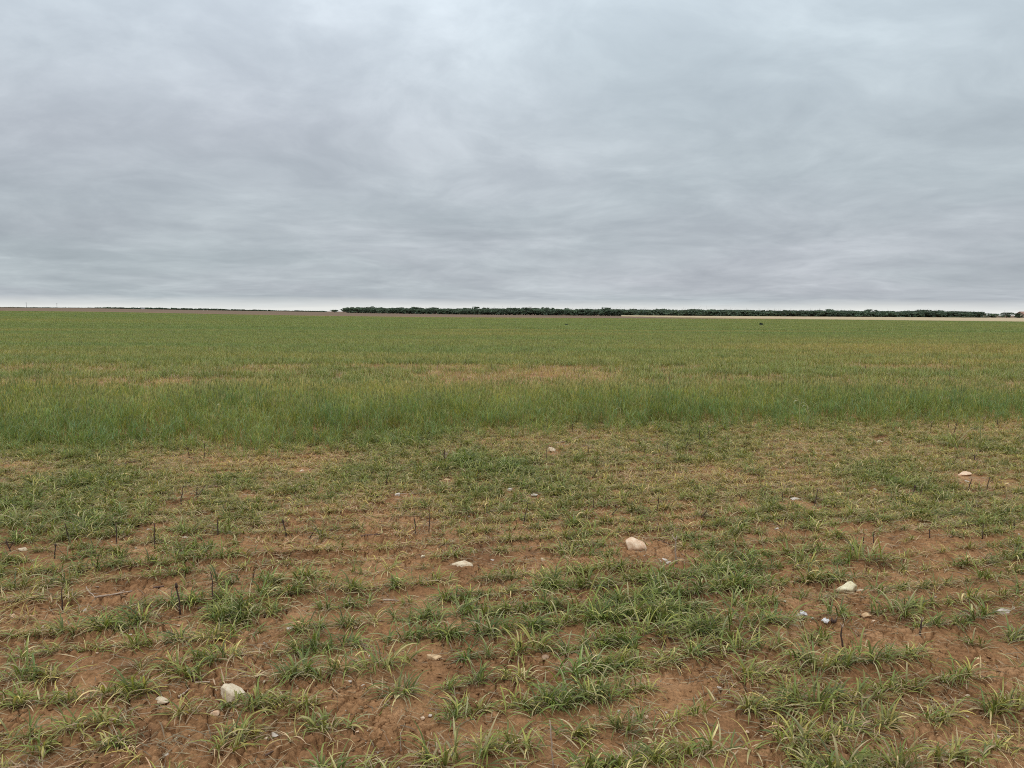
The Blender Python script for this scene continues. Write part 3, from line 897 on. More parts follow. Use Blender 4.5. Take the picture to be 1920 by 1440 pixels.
def field_scatter():
    rng = rs(920)
    out = []
    # thin brownish stubbly strip behind the tall wheat
    def grid(y0, y1, st, margin=3):
        yy = np.arange(y0, y1, st); xs_ = []; ys_ = []
        for yv in yy:
            w = .70 * yv + margin
            xx = np.arange(-w, w, st); xs_.append(xx); ys_.append(np.full(len(xx), yv))
        a = np.concatenate(xs_); b = np.concatenate(ys_)
        return a + rng.uniform(-.45, .45, len(a)) * st, b + rng.uniform(-.45, .45, len(b)) * st
    x, y = grid(12.0, 27, .21)
    u, v = uv(x, y)
    # the strip lies a little flatter to the view than the near rows
    vv = -x * math.sin(rad(5)) + y * math.cos(rad(5))
    lim = 22.3 + 2.2 * (fbm(x * .12, y * .2, 55, 3) - .5) * 2
    m = (v > tall_back(u) - .3) & (vv < lim) & (rng.random(len(x)) < .80)
    x, y = x[m], y[m]; n = len(x)
    pn = fbm(x * .25, y * .5, 57, 3)
    mid = sstep(-16, -6, x) * 1.0
    tn = np.clip(.42 + (pn - .5) * .9 + rng.normal(0, .12, n), 0, 1)
    greeny = rng.random(n) < np.clip((pn - .5) * 1.3 + .14, .05, .45)
    out.append((x, y, np.where(greeny, 1, 0), rng.uniform(.75, 1.25, n), tn))
    # green wheat beyond
    x, y = grid(20, 66, .33)
    vv = -x * math.sin(rad(5)) + y * math.cos(rad(5))
    lim = 22.3 + 2.2 * (fbm(x * .12, y * .2, 55, 3) - .5) * 2
    m = (vv >= lim)
    x, y = x[m], y[m]; n = len(x)
    pn = fbm(x * .05, y * .30, 58, 4)
    right_brown = sstep(6, 16, x) * (1 - sstep(30, 46, y))
    tn = .42 + .28 * sstep(28, 55, y) + (pn - .5) * 1.5 - .22 * right_brown + rng.normal(0, .08, n)
    ty = np.where(rng.random(n) < .45 * right_brown, 0, 1)
    out.append((x, y, ty, rng.uniform(.85, 1.15, n) * np.where(ty == 0, 1.2, 1), np.clip(tn, 0, 1)))
    x, y = grid(66, 204, .86, 8)
    m = y < edge_y(x)
    x, y = x[m], y[m]; n = len(x)
    pn = fbm(x * .012, y * .10, 59, 4)
    pale = np.exp(-((y - 150) / 7) ** 2) * sstep(10, 40, x) * (1 - sstep(75, 95, x))
    tn = .68 + .14 * sstep(70, 150, y) + (pn - .5) * 1.3 - .5 * pale + rng.normal(0, .06, n)
    out.append((x, y, np.full(n, 2), rng.uniform(.85, 1.15, n), np.clip(tn, 0, 1)))
    X = np.concatenate([o[0] for o in out]); Y = np.concatenate([o[1] for o in out]); T = np.concatenate([o[2] for o in out])
    S = np.concatenate([o[3] for o in out]); TN = np.concatenate([o[4] for o in out]); n = len(X)
    P = np.stack([X, Y, H(X, Y)], 1)
    rot = np.stack([np.zeros(n), np.zeros(n), rng.uniform(0, 6.28, n)], 1)
    scl = np.stack([S, S, S], 1)
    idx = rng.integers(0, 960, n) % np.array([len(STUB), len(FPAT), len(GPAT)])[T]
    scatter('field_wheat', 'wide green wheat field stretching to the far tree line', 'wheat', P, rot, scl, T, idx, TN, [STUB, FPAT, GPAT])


field_scatter()

# ------------------------------------------------------------------ gravel on the soil
def gravel():
    srcs = []
    for k, mt in enumerate(('white', 'cream', 'pink', 'white', 'brown', 'tan')):
        me = rock_mesh(1, .8, .6, 60 + k, mt)
        srcs.append(bpy.data.objects.new('pebble_source', me))
    rng = rs(930)
    n = 5200
    y = 2.1 + 8 * rng.random(n) ** 1.6; x = rng.uniform(-1, 1, n) * (.75 * y + 1)
    cl = fbm(x * 2.2, y * 2.2, 66, 2)
    m = rng.random(n) < sstep(.3, .7, cl)
    x, y = x[m], y[m]; n = len(x)
    s = .0055 + .015 * rng.random(n) ** 3
    scl = np.stack([s, s, s], 1) * rng.uniform(.75, 1.25, (n, 3))
    P = np.stack([x, y, H(x, y) + s * .2], 1)
    rot = np.stack([rng.normal(0, .3, n), rng.normal(0, .3, n), rng.uniform(0, 6.28, n)], 1)
    scatter('gravel', 'tiny pale pebbles scattered over the red soil', 'gravel', P, rot, scl, np.zeros(n), rng.integers(0, 6, n), np.full(n, .5), [srcs])



def crumbs():
    srcs = []
    for k in range(5):
        me = rock_mesh(1, .85, .7, 80 + k, 'brown'); me.materials.clear(); me.materials.append(M_SOIL)
        srcs.append(bpy.data.objects.new('crumb_source', me))
    rng = rs(935)
    n = 42000
    y = 2.1 + 6 * rng.random(n) ** 1.5; x = rng.uniform(-1, 1, n) * (.75 * y + 1)
    m = rng.random(n) < sstep(.32, .70, fbm(x * 2.6 + 5, y * 2.6, 67, 3))
    x, y = x[m], y[m]; n = len(x)
    s_ = .0035 + .019 * rng.random(n) ** 4
    scl = np.stack([s_, s_, s_ * .9], 1) * rng.uniform(.75, 1.3, (n, 3))
    P = np.stack([x, y, H(x, y) + s_ * .12], 1)
    rot = np.stack([rng.normal(0, .4, n), rng.normal(0, .4, n), rng.uniform(0, 6.28, n)], 1)
    scatter('soil_crumbs', 'loose crumbs of red brown soil lying on the ground', 'soil', P, rot, scl, np.zeros(n), rng.integers(0, 5, n), np.full(n, .5), [srcs])


gravel()
crumbs()

# ------------------------------------------------------------------ dead stalks
SG = 'dead cotton stalks standing in the wheat'
STALKS = [  # base px,py, top px,py, radius mm, kind, label.  kind: s straight, f forked, t twig at top, p pale, k knob top, b branched low, h pale husk on the tip
    (338, 1148, 331, 1094, 4.8, 'k', 'thick dark knobbed stalk on bare soil at left, nearest of the stalks there'),
    (117, 1141, 116, 1101, 3.6, 's', 'thin straight dark stalk at far left, below the short stubby one'),
    (397, 1140, 394, 1072, 3.4, 's', 'thin dark stalk rising in the bright green tall tuft at left'),
    (470, 1101, 477, 1072, 3.6, 's', 'slanted reddish stalk behind the bright green tall tuft'),
    (779, 1000, 777, 956, 4.0, 's', 'left one of two upright dark stalks standing close together at centre'),
    (804, 998, 806, 956, 4.0, 's', 'right one of two upright dark stalks standing close together at centre'),
    (981, 984, 989, 943, 4.2, 't', 'curved brown stalk leaning right on the central bare soil'),
    (1112, 958, 1113, 936, 3.8, 's', 'short dark stalk in the green row right of the curved brown stalk'),
    (1147, 966, 1161, 949, 3.8, 's', 'dark stalk leaning far right above the pinkish rounded rock'),
    (1231, 960, 1234, 928, 3.8, 's', 'straight dark stalk right above the white rubble'),
    (1268, 1056, 1267, 1011, 6.0, 'p', 'pale brown broken stalk with split tip beside the white rubble'),
    (722, 913, 730, 888, 4.0, 's', 'dark stalk leaning right above a pale fallen straw'),
    (896, 902, 897, 880, 4.0, 's', 'short dark stalk between the two vivid green tufts'),
    (1108, 900, 1121, 880, 4.2, 's', 'dark grey stalk leaning right among olive plants at centre right'),
    (1102, 858, 1104, 836, 4.0, 'h', 'stalk with a pale husk and side twig near the long fallen stick'),
    (1025, 868, 1024, 840, 3.4, 's', 'thin brown stalk just left of the small cream rock near tall wheat'),
    (1207, 856, 1210, 834, 3.6, 's', 'left one of two slim stalks standing in olive plants near tall wheat'),
    (1250, 852, 1252, 830, 3.6, 's', 'right one of two slim stalks standing in olive plants near tall wheat'),
    (1710, 935, 1717, 911, 5.5, 'k', 'thick dark stalk with blunt top in the right rows'),
    (1725, 930, 1732, 905, 3.2, 's', 'slim grey stalk just right of the thick blunt topped one'),
    (1815, 922, 1820, 897, 4.2, 's', 'dark stalk in front of the flat pale stone at right'),
    (1850, 920, 1857, 895, 4.2, 't', 'dark stalk with a twig bent right at the top, on bare soil at right'),
    (1468, 945, 1468, 923, 3.8, 's', 'short dark stalk just left of the flat white stone'),
    (1386, 943, 1391, 926, 3.8, 's', 'dark stalk above the middle right rows, left of the flat white stone by a stretch'),
    (1527, 945, 1535, 917, 4.0, 's', 'dark stalk leaning out of a green tuft right of the flat white stone'),
    (1619, 1018, 1620, 1000, 3.8, 's', 'left one of a close pair of short stalks in front of dark clumps at right'),
    (1638, 1016, 1640, 998, 3.8, 's', 'right one of a close pair of short stalks in front of dark clumps at right'),
    (1743, 1014, 1743, 992, 3.8, 's', 'upright dark stalk standing alone between bare rows at right'),
    (1842, 1010, 1845, 983, 4.0, 's', 'dark stalk in a green row near the right edge'),
    (1901, 998, 1901, 975, 3.8, 's', 'dark stalk nearest to the right edge'),
    (1313, 972, 1326, 957, 4.0, 'f', 'low forked stalk lying over to the right at centre right'),
    (1490, 880, 1491, 860, 3.6, 'h', 'stalk with a pale tip among olive plants below the triangular stone'),
    (1536, 832, 1541, 818, 3.6, 's', 'thin leaning stalk left of the pale triangular stone'),
    (1745, 816, 1747, 792, 4.0, 'h', 'stalk with a pale leaf tip at the edge of the tall wheat, right side'),
    (1777, 812, 1780, 789, 4.0, 's', 'left one of two stalks at the tall wheat edge with twigs, far right'),
    (1789, 813, 1795, 788, 4.4, 'f', 'forked stalk, right beside a plain one at the tall wheat edge'),
    (1842, 808, 1846, 784, 4.2, 'h', 'pale tipped stalk left of the widest forked stalk at far right'),
    (1872, 806, 1870, 785, 5.0, 'f', 'widest forked dark stalk at the tall wheat edge, far right'),
    (1672, 812, 1677, 800, 3.8, 's', 'short leaning stalk at the tall wheat edge above the triangular stone'),
    (1312, 826, 1312, 802, 3.8, 's', 'left one of two stalks at the tall wheat edge at centre right'),
    (1329, 822, 1330, 800, 3.8, 'h', 'right one of two stalks at the tall wheat edge at centre right'),
    (1284, 850, 1290, 826, 3.6, 'f', 'thin branching stalk below the pair at the tall wheat edge'),
    (1828, 866, 1828, 852, 5.0, 'f', 'dark stubby fork in front of the dark flat green clump'),
    (129, 1024, 124, 980, 4.4, 's', 'tall dark stalk at left with a green leaf bent at its top'),
    (102, 1046, 103, 1021, 4.4, 'k', 'short stubby dark stalk at left beside the pale flat stone'),
    (219, 1022, 217, 980, 4.6, 't', 'dark crooked stalk in front of a grey green row at left'),
    (290, 1027, 289, 982, 4.2, 's', 'tallest straight dark stalk at left beside a whitish stone'),
    (409, 1008, 408, 973, 4.2, 's', 'straight dark stalk left of a green tuft at left centre'),
    (537, 1006, 530, 975, 4.8, 'k', 'dark stalk leaning left with thick tip, left of centre'),
    (580, 1012, 594, 988, 4.0, 's', 'brown stalk leaning far right, left of centre'),
    (355, 854, 350, 834, 4.4, 'f', 'dark forked stalk leaning left in front of the tall wheat at left'),
    (383, 858, 382, 830, 4.2, 'h', 'dark upright stalk with a pale husk right of the forked one by the tall wheat'),
    (340, 946, 344, 911, 4.4, 't', 'crooked dark stalk left of the Y shaped one at left'),
    (370, 938, 369, 912, 4.4, 'b', 'Y shaped dark stalk beside two fallen pale sticks at left'),
    (20, 1034, 10, 1012, 4.6, 'b', 'low branched dead stalk at the left edge beside the lush clump'),
    (1419, 1210, 1420, 1178, 4.4, 's', 'dark stalk standing in the green tuft right of the big bare patch'),
    (1580, 1210, 1580, 1175, 4.4, 'h', 'dark stalk with pale split tip below the white cotton scrap at right'),
    (1725, 1190, 1730, 1162, 4.4, 'h', 'dark stalk with pale bent tip in the right rows below the bushy tuft'),
    (1038, 1428, 1031, 1353, 3.0, 'w', 'thin white upright straw at bottom centre'),
    (752, 1394, 751, 1373, 2.6, 'w', 'short white straw sticking up on the bottom centre bare patch'),
    (1073, 812, 1074, 795, 4.6, 'k', 'brown stub standing just inside the tall wheat at centre'),
    (168, 838, 169, 815, 4.0, 'h', 'pale tipped stalk inside the tall wheat at left'),
    (835, 868, 833, 842, 8.0, 'g', 'split grey stump with white splinters left of a vivid green tuft'),
]
for i, (bx, by, tx, ty_, rmm, kd, lab) in enumerate(STALKS):
    r = np.random.default_rng(7000 + i)
    b = on_ground(bx, by); b[2] = float(H(b[0], b[1]))
    t = on_plane_y(tx, ty_, b[1]) ; t[1] += r.normal(0, .01)
    L = np.linalg.norm(t - b); R = rmm / 1000
    ax = (t - b) / L
    s = np.linspace(-.08, 1, 8)
    wig = np.cumsum(r.normal(0, .016, (8, 3)), 0) * L; wig -= wig[1]
    wig -= s[:, None] * wig[-1]
    path = b[None] + s[:, None] * (t - b)[None] + wig - b[None]
    g = Geo()
    rr = R * np.interp(s, [0, .15, .8, 1], [1.15, 1, .8, .62]) * r.uniform(.88, 1.12, 8)
    V, Q, T = tube(path, rr, 7); g.add(V, Q, T)
    side = np.array([1, 0, 0.0]) * (1 if r.random() < .5 else -1)

    def twig(f, ang, ln, sgn=None, rad_=.55, m=0):
        p0 = path[0] + (path[-1] - path[0]) * f; sd = side if sgn is None else np.array([sgn, r.normal(0, .3), 0])
        d = ax * math.cos(ang) + sd * math.sin(ang)
        q = p0[None] + np.linspace(0, 1, 5)[:, None] * d[None] * ln + np.cumsum(r.normal(0, .02, (5, 3)), 0) * ln
        V, Q, T = tube(q, R * rad_ * np.linspace(1, .5, 5), 6); g.add(V, Q, T, m=m)
    if kd == 'f': twig(.55, .6, L * .5, 1); twig(.62, .55, L * .4, -1)
    if kd == 't': twig(.97, 1.35, L * .35, 1)
    if kd == 'b': twig(.3, .62, L * .95, 1, .8); twig(.45, .75, L * .4, -1)
    if kd == 'k':
        V, Q, T = tube(path[-2:][[0, 0, 1, 1]] + np.array([[0, 0, 0], [0, 0, .002], [0, 0, 0], [0, 0, .006]]), np.array([.5, 1.5, 1.4, .5]) * R, 8); g.add(V, Q, T)
    if kd in 'hp':
        twig(.93, .35, L * .22, 1, .9, 1); twig(.95, .5, L * .25, -1, .8, 1)
    if kd == 'g':
        twig(.35, .25, L * .5, 1, .6, 1); twig(.3, .45, L * .7, 1, .7, 1); twig(.6, .5, L * .35, 1, .5, 1)
    if kd in 'ts' and r.random() < .5: twig(r.uniform(.4, .7), .7, L * .12, None, .6)
    m0 = M_STALKP if kd in 'pw' else M_STALK
    if kd == 'w': m0 = M_STICK
    me = g.mesh('dead_stalk', [m0, M_STICK])
    link('straw_stem' if kd == 'w' else 'dead_stalk', me, lab, 'straw' if kd == 'w' else 'dead stalk', SG if kd != 'w' else 'pale upright straws at the bottom', loc=b)

# ------------------------------------------------------------------ fallen sticks
STICKS = [  # px,py -> px,py, radius mm, material, label
    (180, 1125, 249, 1114, 5, 'p', 'long pale stick lying on bare soil at left'),
    (163, 1102, 179, 1124, 3.5, 'p', 'short pale stick meeting the left end of the long pale stick'),
    (718, 1124, 746, 1126, 5, 'p', 'short straight pale stick on the ground left of centre'),
    (676, 1010, 717, 1008, 6, 'd', 'dark fallen stem on bare soil left of the two upright stalks'),
    (1038, 834, 1075, 828, 6, 'p', 'long fallen stick near the tall wheat, behind the small cream rock'),
    (1054, 837, 1067, 837, 4, 'p', 'short fallen stick just under the long one near the tall wheat'),
    (220, 870, 268, 863, 5, 'd', 'reddish brown fallen stem at left in front of the tall wheat'),
    (385, 915, 418, 913, 5, 'p', 'pale fallen stick, right one beside the Y shaped stalk'),
    (356, 927, 369, 928, 4, 'p', 'short pale fallen stick at the foot of the Y shaped stalk'),
    (455, 926, 482, 927, 4, 'p', 'thin pale stick on soil right of the Y shaped stalk'),
    (745, 926, 782, 924, 4, 'p', 'thin pale fallen straw next to the oval white stone'),
    (287, 1109, 307, 1106, 7, 'd', 'curled dark bark piece on bare soil left of the knobbed stalk'),
    (370, 1143, 401, 1139, 5, 'd', 'dark broken stem lying right of the thick knobbed stalk'),
    (1228, 1198, 1283, 1202, 4, 'd', 'thin dark fallen stem under the broad dark green tuft'),
    (360, 1276, 391, 1261, 5, 'd', 'short dark stem in shade above the round cream rock'),
    (366, 1284, 394, 1283, 4, 'p', 'thin pale straw lying left above the round cream rock'),
    (335, 1311, 356, 1297, 4, 'p', 'pale straw slanting between the flat chip and the round cream rock'),
    (1710, 873, 1745, 880, 4, 'p', 'thin curved pale stem lying in the olive plants at right'),
    (1233, 1014, 1266, 1022, 4, 'd', 'curved dark stem above the white rubble'),
    (497, 1416, 511, 1408, 4, 'd', 'short dark stem on cracked soil at the bottom left'),
]
for i, (ax_, ay, bx, by, rmm, mt, lab) in enumerate(STICKS):
    r = np.random.default_rng(8000 + i)
    a = on_ground(ax_, ay); b = on_ground(bx, by)
    q = a[None] + np.linspace(0, 1, 9)[:, None] * (b - a)[None]
    L = np.linalg.norm(b - a); R = rmm / 1000
    q[:, :2] += np.cumsum(r.normal(0, .012, (9, 2)), 0) * L
    q[:, 2] = H(q[:, 0], q[:, 1]); q[:, 2] = q[:, 2].max() * .5 + q[:, 2] * .5 + R * 1.1
    g = Geo(); V, Q, T = tube(q - a, R * np.linspace(1.1, .7, 9) * r.uniform(.85, 1.15, 9), 7); g.add(V, Q, T)
    if L > .15:
        k = 5; d = (b - a) / L; d2 = np.array([d[0] * .8 - d[1] * .6, d[1] * .8 + d[0] * .6, .15])
        V, Q, T = tube((q[k] - a)[None] + np.linspace(0, .22 * L, 4)[:, None] * d2[None], R * .6 * np.linspace(1, .6, 4), 6); g.add(V, Q, T)
    link('fallen_stick', g.mesh('fallen_stick', [M_STICK if mt == 'p' else M_STICKD]), lab, 'stick', 'fallen sticks and stems on the soil', loc=a)

# ------------------------------------------------------------------ scraps of cotton lint, dry cotton bur
def lint_mesh(w, h, seed):
    r = np.random.default_rng(seed)
    bm = bmesh.new()
    for k in range(7):
        c = Vector((r.normal(0, w * .26), r.normal(0, w * .16), h * r.uniform(.15, .6)))
        m = Matrix.Translation(c) @ Matrix.Diagonal((*(w * r.uniform(.14, .26, 3) * np.array([1.2, 1, .8])), 1))
        bmesh.ops.create_icosphere(bm, subdivisions=3, radius=1.0, matrix=m)
    V = np.array([v.co[:] for v in bm.verts])
    V += (np.stack([fbm(V[:, 0] / w * 7 + 5 * a, V[:, 1] / w * 7 + V[:, 2] / w * 6, seed + a, 3) for a in range(3)], 1) - .5) * w * .22
    for v, c in zip(bm.verts, V): v.co = c
    for f in bm.faces: f.smooth = True
    me = bpy.data.meshes.new('cotton_lint'); bm.to_mesh(me); bm.free(); me.materials.append(M_LINT)
    return me


for px, py, wp, hp, sd, lab in ((1507, 1147, 17, 12, 1, 'torn white scrap of cotton lint on soil left of a curled dark bur'),
                                (1548, 1166, 16, 8, 2, 'greyish white cotton lint trailing from the curled dark bur')):
    p = on_ground(px, py); w = wp / F * depth_of(p)
    link('cotton_lint', lint_mesh(w, w * .55, sd), lab, 'cotton lint', None, loc=(p[0], p[1], float(H(p[0], p[1])) + .002))
p = on_ground(1563, 1166)
root = bpy.data.objects.new('cotton_bur', None); COL.objects.link(root)
root.location = (p[0], p[1], float(H(p[0], p[1])) + .012); root['label'] = 'dry dark open cotton bur lying on bare soil at right'; root['category'] = 'cotton bur'
for k in range(4):
    g = Geo(); a = k * 1.57 + .3
    s = np.linspace(0, 1, 6)
    pth = np.stack([np.cos(a) * .017 * s, np.sin(a) * .017 * s, .018 * s ** 2 - .004], 1)
    V, Q, T = tube(pth, .0065 * np.sin(np.pi * (.12 + .83 * s)) + .001, 8); g.add(V, Q, T)
    link('bur_segment', g.mesh('bur_segment', [M_STALK]), parent=root)

# ------------------------------------------------------------------ bleached leaves / heads rising out of the tall wheat
BL = [(399, 768, 406, 760, 'white bleached leaf bent over in the tall wheat at left'),
      (131, 782, 134, 770, 'bleached wheat stem with a bent pale head in the tall wheat at far left'),
      (116, 792, 117, 779, 'short bleached leaf left below another in the tall wheat at far left'),
      (1501, 772, 1498, 751, 'pale bleached wheat stem with nodding head, tallest at right in the tall strip'),
      (1517, 766, 1514, 760, 'small bleached leaf just right of the nodding pale stem'),
      (490, 792, 494, 786, 'bleached leaf curl low in the tall wheat at left centre'),
      (1166, 770, 1163, 766, 'whitish leaf lying on the tall wheat right of centre')]
for i, (bx, by, tx, ty_, lab) in enumerate(BL):
    r = np.random.default_rng(9000 + i)
    Y = 9.9 + .2 * r.random()
    t = on_plane_y(tx, ty_, Y); b = on_plane_y(bx, by, Y)
    z0 = float(H(b[0], Y))
    g = Geo()
    hgt = t[2] - z0
    n = 9; s = np.linspace(0, 1, n)
    pth = np.stack([(t[0] - b[0]) * s ** 2, np.zeros(n), hgt * s], 1)
    V, Q, T = tube(pth, np.linspace(.0028, .0022, n), 6); g.add(V, Q, T, np.array([.50, .46, .26]))
    sg = -1 if tx < bx else 1
    q = 3
    e = np.array([1.0, .3, .9]); az = np.array([0 if sg > 0 else np.pi] * 3) + np.array([0, .25, -.3])
    blades(g, np.full(q, pth[-1, 0]), np.zeros(q), np.full(q, hgt - .004), az, e, np.array([2.2, 1.3, 2.6]), np.array([.11, .09, .07]), np.array([.013, .010, .009]),
           np.tile([[.66, .62, .44]], (q, 1)), np.tile([[.74, .70, .55]], (q, 1)), 6, True, .5, rng=r)
    link('bleached_stem', g.mesh('bleached_stem', [M_TUFT]), lab, 'wheat stem', 'bleached stems in the tall wheat', loc=(b[0], Y, z0))

CLEAR = [(*on_ground(a[0], a[1])[:2], .030) for a in STALKS] + [(*on_ground((a[0] + a[2]) / 2, max(a[1], a[3]))[:2], .05) for a in STICKS]
CLEAR += [(*on_ground(px, py)[:2], .05) for px, py in ((1507, 1147), (1548, 1166), (1563, 1166))]
near_scatter()

# ------------------------------------------------------------------ trees
TL = np.array([.090, .128, .084])


def tree_parts(h, w, seed, nleaf=420, leaf=.30, snag=False, crown_lo=.18, tone=1.0):
    r = np.random.default_rng(seed)
    tr = Geo(); cr = Geo()
    tips = []
    for k in range(int(r.integers(2, 5))):
        a = r.uniform(0, 6.28); top = np.array([math.cos(a) * w * r.uniform(.08, .3), math.sin(a) * w * r.uniform(.08, .3), h * r.uniform(.55, .9)])
        s = np.linspace(0, 1, 7)
        path = np.stack([top[0] * s ** 1.4, top[1] * s ** 1.4, top[2] * s], 1) + np.cumsum(r.normal(0, .03 * h / 7, (7, 3)), 0) * (s[:, None] > 0)
        path[0, 2] = -.15
        V, Q, T = tube(path, h * np.linspace(.030, .008, 7), 6); tr.add(V, Q, T)
        for j in range(5 if not snag else 8):
            f = r.uniform(.35, .95); p0 = path[int(f * 6)]
            d = np.array([r.normal(0, 1), r.normal(0, 1), r.uniform(.2, 1.3)]); d /= np.linalg.norm(d)
            ln = w * r.uniform(.2, .42)
            q = p0[None] + np.linspace(0, 1, 5)[:, None] * d[None] * ln + np.cumsum(r.normal(0, .03, (5, 3)), 0) * ln
            V, Q, T = tube(q, h * np.linspace(.011, .003, 5), 5); tr.add(V, Q, T)
            tips.append(q[-1])
    if snag: return tr, None
    nb = int(r.integers(8, 14))
    cen = np.stack([r.normal(0, w * .24, nb), r.normal(0, w * .24, nb), h * r.uniform(crown_lo + .12, .86, nb)], 1)
    rad_ = np.stack([w * r.uniform(.13, .27, nb), w * r.uniform(.13, .27, nb), h * r.uniform(.08, .17, nb)], 1)
    tips = [np.array([t[0], t[1], min(t[2], h * .8)]) for t in tips]
    cen = np.vstack([cen, np.array(tips)]); rad_ = np.vstack([rad_, np.tile([[w * .12, w * .12, h * .07]], (len(tips), 1))])
    bright = r.uniform(.72, 1.25, len(cen))
    k = r.integers(0, len(cen), nleaf)
    d = r.normal(0, 1, (nleaf, 3)); d /= np.linalg.norm(d, axis=1)[:, None]
    P = cen[k] + d * rad_[k] * (r.random((nleaf, 1)) ** .45)
    P[:, 2] = np.where(P[:, 2] > h * .82, h * .82 + (P[:, 2] - h * .82) * .45, P[:, 2])
    P[:, 2] = np.maximum(P[:, 2], h * crown_lo * r.uniform(.2, 1, nleaf))
    a = r.normal(0, 1, (nleaf, 3)); a /= np.linalg.norm(a, axis=1)[:, None]
    b = np.cross(a, r.normal(0, 1, (nleaf, 3))); b /= np.linalg.norm(b, axis=1)[:, None] + 1e-6
    sz = leaf * r.uniform(.5, 1.2, (nleaf, 1))
    V = np.stack([P - a * sz * .9, P + b * sz * .45, P + a * sz * .9, P - b * sz * .45], 1).reshape(-1, 3)
    Q = (np.arange(nleaf) * 4)[:, None] + np.arange(4)[None]
    c = TL[None] * bright[k][:, None] * r.uniform(.9, 1.1, (nleaf, 1)) * tone * (np.array([1, 1, 1]) + r.normal(0, .05, (nleaf, 3)))
    cr.add(V, Q, None, np.repeat(c, 4, 0))
    return tr, cr


def line_y(px):
    """distance of the tree line by picture column"""
    return np.interp(px, [560, 640, 960, 1300, 1900, 2100], [560, 520, 400, 355, 340, 335])


def at_line(px, back=0.0):
    Y = float(line_y(px)) + back
    d = ray(px, 590); x = d[0] / d[1] * Y
    return np.array([x, Y, float(H(x, Y))])


def wood(name, label, spec, nleaf, leaf):
    g = Geo()
    for i, (p, h, w, sd, tone) in enumerate(spec):
        tr, cr = tree_parts(h, w, sd, nleaf, leaf, crown_lo=.03, tone=tone)
        a = random.uniform(0, 6.28); R = np.array([[math.cos(a), -math.sin(a), 0], [math.sin(a), math.cos(a), 0], [0, 0, 1]])
        for part, m in ((tr, 1), (cr, 0)):
            V = np.concatenate(part.V) @ R.T + p
            g.add(V, np.concatenate(part.Q), np.concatenate(part.T) if part.T else None, np.concatenate(part.C), m)
    link(name, g.mesh(name, [M_TREE, M_BARK], smooth=False), label, 'woodland', kind='stuff')


rng = rs(940)
spec = []
px = 652.0
while px < 1838:
    for rowk, back in ((0, 0), (1, 7), (2, 15)):
        if rowk and rng.random() < .12: continue
        q = px + rng.uniform(-3, 3)
        p = at_line(q, back + rng.uniform(-2, 2))
        h = (2.70 + .40 * (fbm(np.array([q * .02]), np.array([1.0]), 90, 3)[0] - .5) * 2 + rng.normal(0, .24)) * (1 + .10 * rowk)
        h *= 1.22 if rng.random() < .05 else 1
        h *= np.interp(q, [640, 800, 1000, 1300, 1840], [1.28, 1.1, 1.12, 1.0, 1.0])
        spec.append((p, h, rng.uniform(4.2, 7.2), int(rng.integers(1, 10 ** 6)), rng.uniform(.75, 1.3)))
    px += 3.6 * 400 / line_y(px) * rng.uniform(.8, 1.2)
wood('tree_line', 'dense dark green belt of scrubby trees along the far edge of the fields', spec, 480, .42)
print('trees', len(spec))
spec = []
px = 168.0
while px < 612:
    Y = 780 + rng.uniform(-15, 25); d = ray(px, 580); x = d[0] / d[1] * Y
    hh = np.interp(px, [168, 200, 330, 400, 480, 612], [1.2, 1.9, 2.1, 2.0, 1.5, 1.3]) * rng.uniform(.7, 1.25)
    spec.append((np.array([x, Y, float(H(x, Y)) - .45]), hh, rng.uniform(3, 6), int(rng.integers(1, 10 ** 6)), rng.uniform(.8, 1.1)))
    px += rng.uniform(2.2, 4.5)
px = 2.0
while px < 165:
    Y = 800 + rng.uniform(-15, 25); d = ray(px, 580); x = d[0] / d[1] * Y
    spec.append((np.array([x, Y, float(H(x, Y)) - .25]), rng.uniform(.5, .9), rng.uniform(5, 9), int(rng.integers(1, 10 ** 6)), .8))
    px += rng.uniform(2.5, 5.5)
wood('far_woodland', 'thin dark line of low trees on the horizon at left', spec, 260, .6)

ST = [  # px centre, top py, width px, kind, label
    (627, 580.5, 15, 'r', 'rounded dark shrub standing apart at the left end of the tree line'),
    (645, 577.0, 11, 'r', 'ragged small tree at the left end of the dense tree line'),
    (692, 572.5, 9, 'd', 'bare dead tree poking up near the left end of the tree line'),
    (951, 576.0, 10, 'r', 'left one of two narrow trees rising above the tree line near the middle'),
    (967, 575.5, 10, 'r', 'right one of two narrow trees rising above the tree line near the middle'),
    (994, 571.5, 16, 'd', 'bare dead tree with thin branches above the middle of the tree line'),
    (1047, 577.5, 16, 'r', 'loose crowned tree rising above the line right of the bare dead one'),
    (1135, 575.5, 14, 'r', 'tallest round topped tree standing well above the tree line'),
    (1226, 580.0, 10, 'r', 'small pointed tree above the line right of the tallest one'),
    (1445, 579.5, 11, 'r', 'dark tree poking above the line over the golden field'),
    (1565, 581.5, 18, 'r', 'broad pale green tree slightly above the line over the golden field'),
    (1832, 583.0, 16, 'r', 'uneven topped tree ending the dense line at right'),
    (1861, 587.0, 20, 'l', 'low greyish tree in the gap near the right edge'),
    (1888, 584.5, 26, 'r', 'round dark tree standing apart near the right edge'),
    (1908, 586.5, 14, 'r', 'smaller tree just left of the reddish roof at the right edge'),
]
